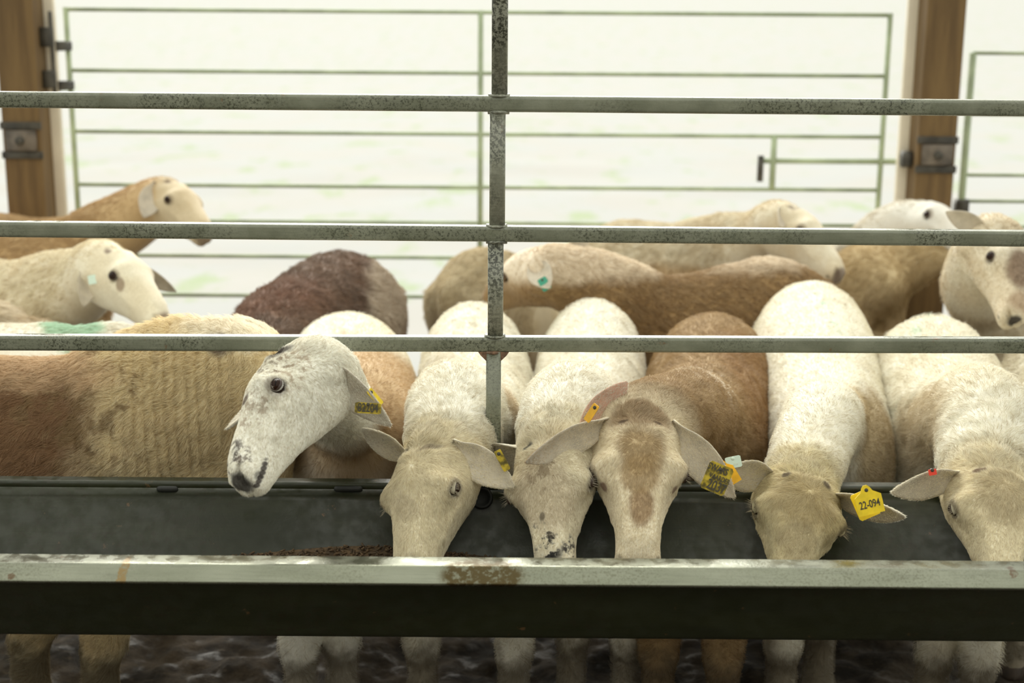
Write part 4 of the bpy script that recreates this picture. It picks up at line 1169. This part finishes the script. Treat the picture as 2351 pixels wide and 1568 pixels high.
bg('tan sheep at the back left, white ear hanging against its brown neck', coat((.62, .52, .36), (.50, .38, .22), lay, .6),
   poll=P(398, 418, 4.12), nose=(478, 545), L=.25, eye=(385, 460), side=1, near=True, up=(.6, -.2, .6), withers=P(175, 502, 4.2), rump=P(-120, 480, 4.3), w=.14,
   neck=P(290, 512, 4.15), neck_r=(.10, .08, .07), ears=[dict(s=1, tip=(330, 500), len=.12, w=.07, open=(.2, -.9, .1), bz=-.1), dict(s=-1, dir=(-1, -.3, -.2), len=.11, w=.05)], seed=84, lids=(.8, .7))
def lay(c):
    o_ = c['loc']; return [('ball', o_(P(905, 640, 3.7)), (.07, .3, .20), (.50, .42, .33), .05, .8, 0), ('ball', o_(P(610, 690, 3.4)), (.16, .2, .08), (.22, .10, .065), .04, .45, 0), ('ball', o_(P(770, 575, 3.8)), (.14, .3, .05), (.30, .22, .18), .05, .8, 40)]  # last layer: greyish crest, light on the top put into the coat
bg('dark reddish-brown sheep seen from behind, between the left heads and the gate upright', coat((.18, .10, .06), (.10, .058, .036), lay, .8),
   poll=P(560, 830, 3.0), nose=(520, 980), L=.26, up=(-.5, -.5, .5), withers=P(640, 655, 3.36), rump=P(800, 566, 3.80), w=.175, depth=.40, hair_len=(.01, .022), wool=.5, seed=85, hair=(20000, 0))
bg('cream sheep rump at the back, directly left of the gate upright, seen from behind', coat((.66, .58, .42), (.55, .45, .28), None, .6),
   poll=P(1290, 640, 4.3), nose=(1330, 760), L=.25, up=(.5, -.2, .6), withers=P(1215, 580, 4.25), rump=P(1085, 568, 4.0), w=.14, seed=86)
def lay(c):
    H = c['H']; o_ = c['loc']
    return [('ball', H(0, .3, .05), (.07, .10, .08), (.55, .45, .33), .02, .6, 0), ('ball', H(.05, 1.0, 0), (.05, .05, .05), (.22, .16, .15), .01, .8, 0), ('ball', H(0, .03, .02), (.05, .025, .04), (.07, .05, .04), .015, .85, 0),
            ('plane', o_(P(1500, 628, 3.5)), V(0, 0, 1.0), (.76, .67, .54), .04, .9, 0)]  # back light along the top of the brown body painted into the coat
bg('brown sheep looking left just right of the gate upright, white ear with a green tag', coat((.39, .26, .125), (.29, .18, .08), lay, .6),
   poll=P(1235, 572, 3.42), nose=(1118, 690), L=.25, eye=(1165, 625), side=-1, near=False, up=(-.5, -.1, .8), withers=P(1490, 640, 3.52), rump=P(1820, 586, 3.66), w=.145,
   neck=P(1345, 655, 3.46), neck_r=(.11, .085, .07), ears=[dict(s=-1, tip=(1262, 662), len=.11, w=.06, open=(.2, -.9, -.2), bz=-.12), dict(s=1, dir=(1, -.3, 0), len=.11, w=.05)],
   tags=[dict(px=(1250, 652), Y=3.30, size=(.022, .032), ang=30, mat=simple_mat('green_tag_plastic', (.05, .32, .22), .5), shape='plate', lab='green ear tag')], seed=87, hair=(26000, 2000), hair_len=(.01, .018), lids=(.8, .7), wool=.5)
bg('white-headed sheep looking right behind the brown back, above and below the middle rail', coat((.74, .69, .56), (.58, .46, .28), lambda c: [('ball', c['H'](.14, .03, .04), (.02, .02, .02), (.12, .07, .05), .01, .8, 0), ('ball', c['H'](0, .98, 0), (.03, .03, .03), (.16, .11, .09), .01, .8, 0), ('plane', c['loc'](P(1500, 590, 4.3)), V(0, 0, -1), (.52, .36, .18), .03, .7, 0)], .5),
   poll=P(1828, 478, 3.98), nose=(1932, 640), L=.265, eye=(1845, 538), side=1, near=True, up=(.6, -.2, .6), withers=P(1620, 512, 4.25), rump=P(1400, 500, 4.35), w=.14,
   neck=P(1730, 560, 4.1), ears=[dict(s=1, tip=(1790, 520), len=.11, w=.05, open=(.3, -.9, 0)), dict(s=-1, dir=(-1, -.3, -.2), len=.11, w=.05)], seed=88, lids=(.8, .7))
bg('tan sheep whose long neck arches across the foot of the right timber post', coat((.68, .56, .36), (.60, .46, .25), None, .6),
   poll=P(2310, 590, 4.05), nose=(2400, 740), L=.25, up=(.6, -.2, .6), withers=P(2010, 555, 4.16), rump=P(1880, 560, 4.45), w=.12, depth=.34,
   neck=P(2165, 572, 4.12), neck_r=(.085, .062, .06), body_ext=(.08, .10), seed=89)
bg('white lop-eared head above the middle rail, in front of the right timber post', coat((.80, .78, .72), (.70, .64, .54), None, .5),
   poll=P(2128, 466, 4.22), nose=(2232, 560), L=.25, side=1, near=True, up=(.4, -.1, .8), withers=P(1960, 560, 4.28), rump=P(1700, 575, 4.36), w=.13, depth=.34,
   neck=P(2050, 530, 4.25), neck_r=(.08, .07, .065), ears=[dict(s=1, tip=(2190, 520), len=.12, w=.055, open=(.2, -.9, .1)), dict(s=-1, dir=(-1, -.3, -.2), len=.11, w=.05)], seed=90, lids=(.8, .7))
def lay(c):
    H = c['H']; return [('ball', H(0, .48, .10), (.040, .13, .05), (.17, .10, .06), .02, .85, 0), ('ball', H(0, 1.0, .0), (.022, .016, .020), (.03, .024, .02), .006, .95, 0), ('ball', H(0, .82, .06), (.035, .03, .03), (.36, .24, .15), .02, .7, 0)]
bg('cream sheep at the right edge facing the viewer, brown nose stripe and black nostrils', coat((.74, .68, .55), (.62, .50, .33), lay, .5),
   poll=P(2322, 530, 3.36), nose=(2330, 742), L=.26, eye=(2268, 588), side=1, near=True, up=(0, -1, .4), withers=P(2300, 560, 3.72), rump=P(2400, 545, 4.2), w=.13,
   neck=P(2262, 640, 3.55), neck_r=(.12, .10, .08), ears=[dict(s=1, dir=(1, -.2, -.2), len=.11, w=.05), dict(s=-1, dir=(-1, -.2, -.2), len=.11, w=.05)], seed=91, lids=(.8, .7), hair=(16000, 8000))
bg('whitish sheep at the right edge standing beyond the cut-off feeder', coat((.78, .75, .65), (.64, .57, .42), None, .5),
   poll=P(2560, 1000, 2.45), nose=(2580, 1250), L=.27, up=(0, -1, .5), withers=P(2470, 835, 2.80), rump=P(2440, 745, 3.25), w=.14, hair_len=(.01, .018), seed=92, wool=.6, hair=(12000, 0), voxel=.006)
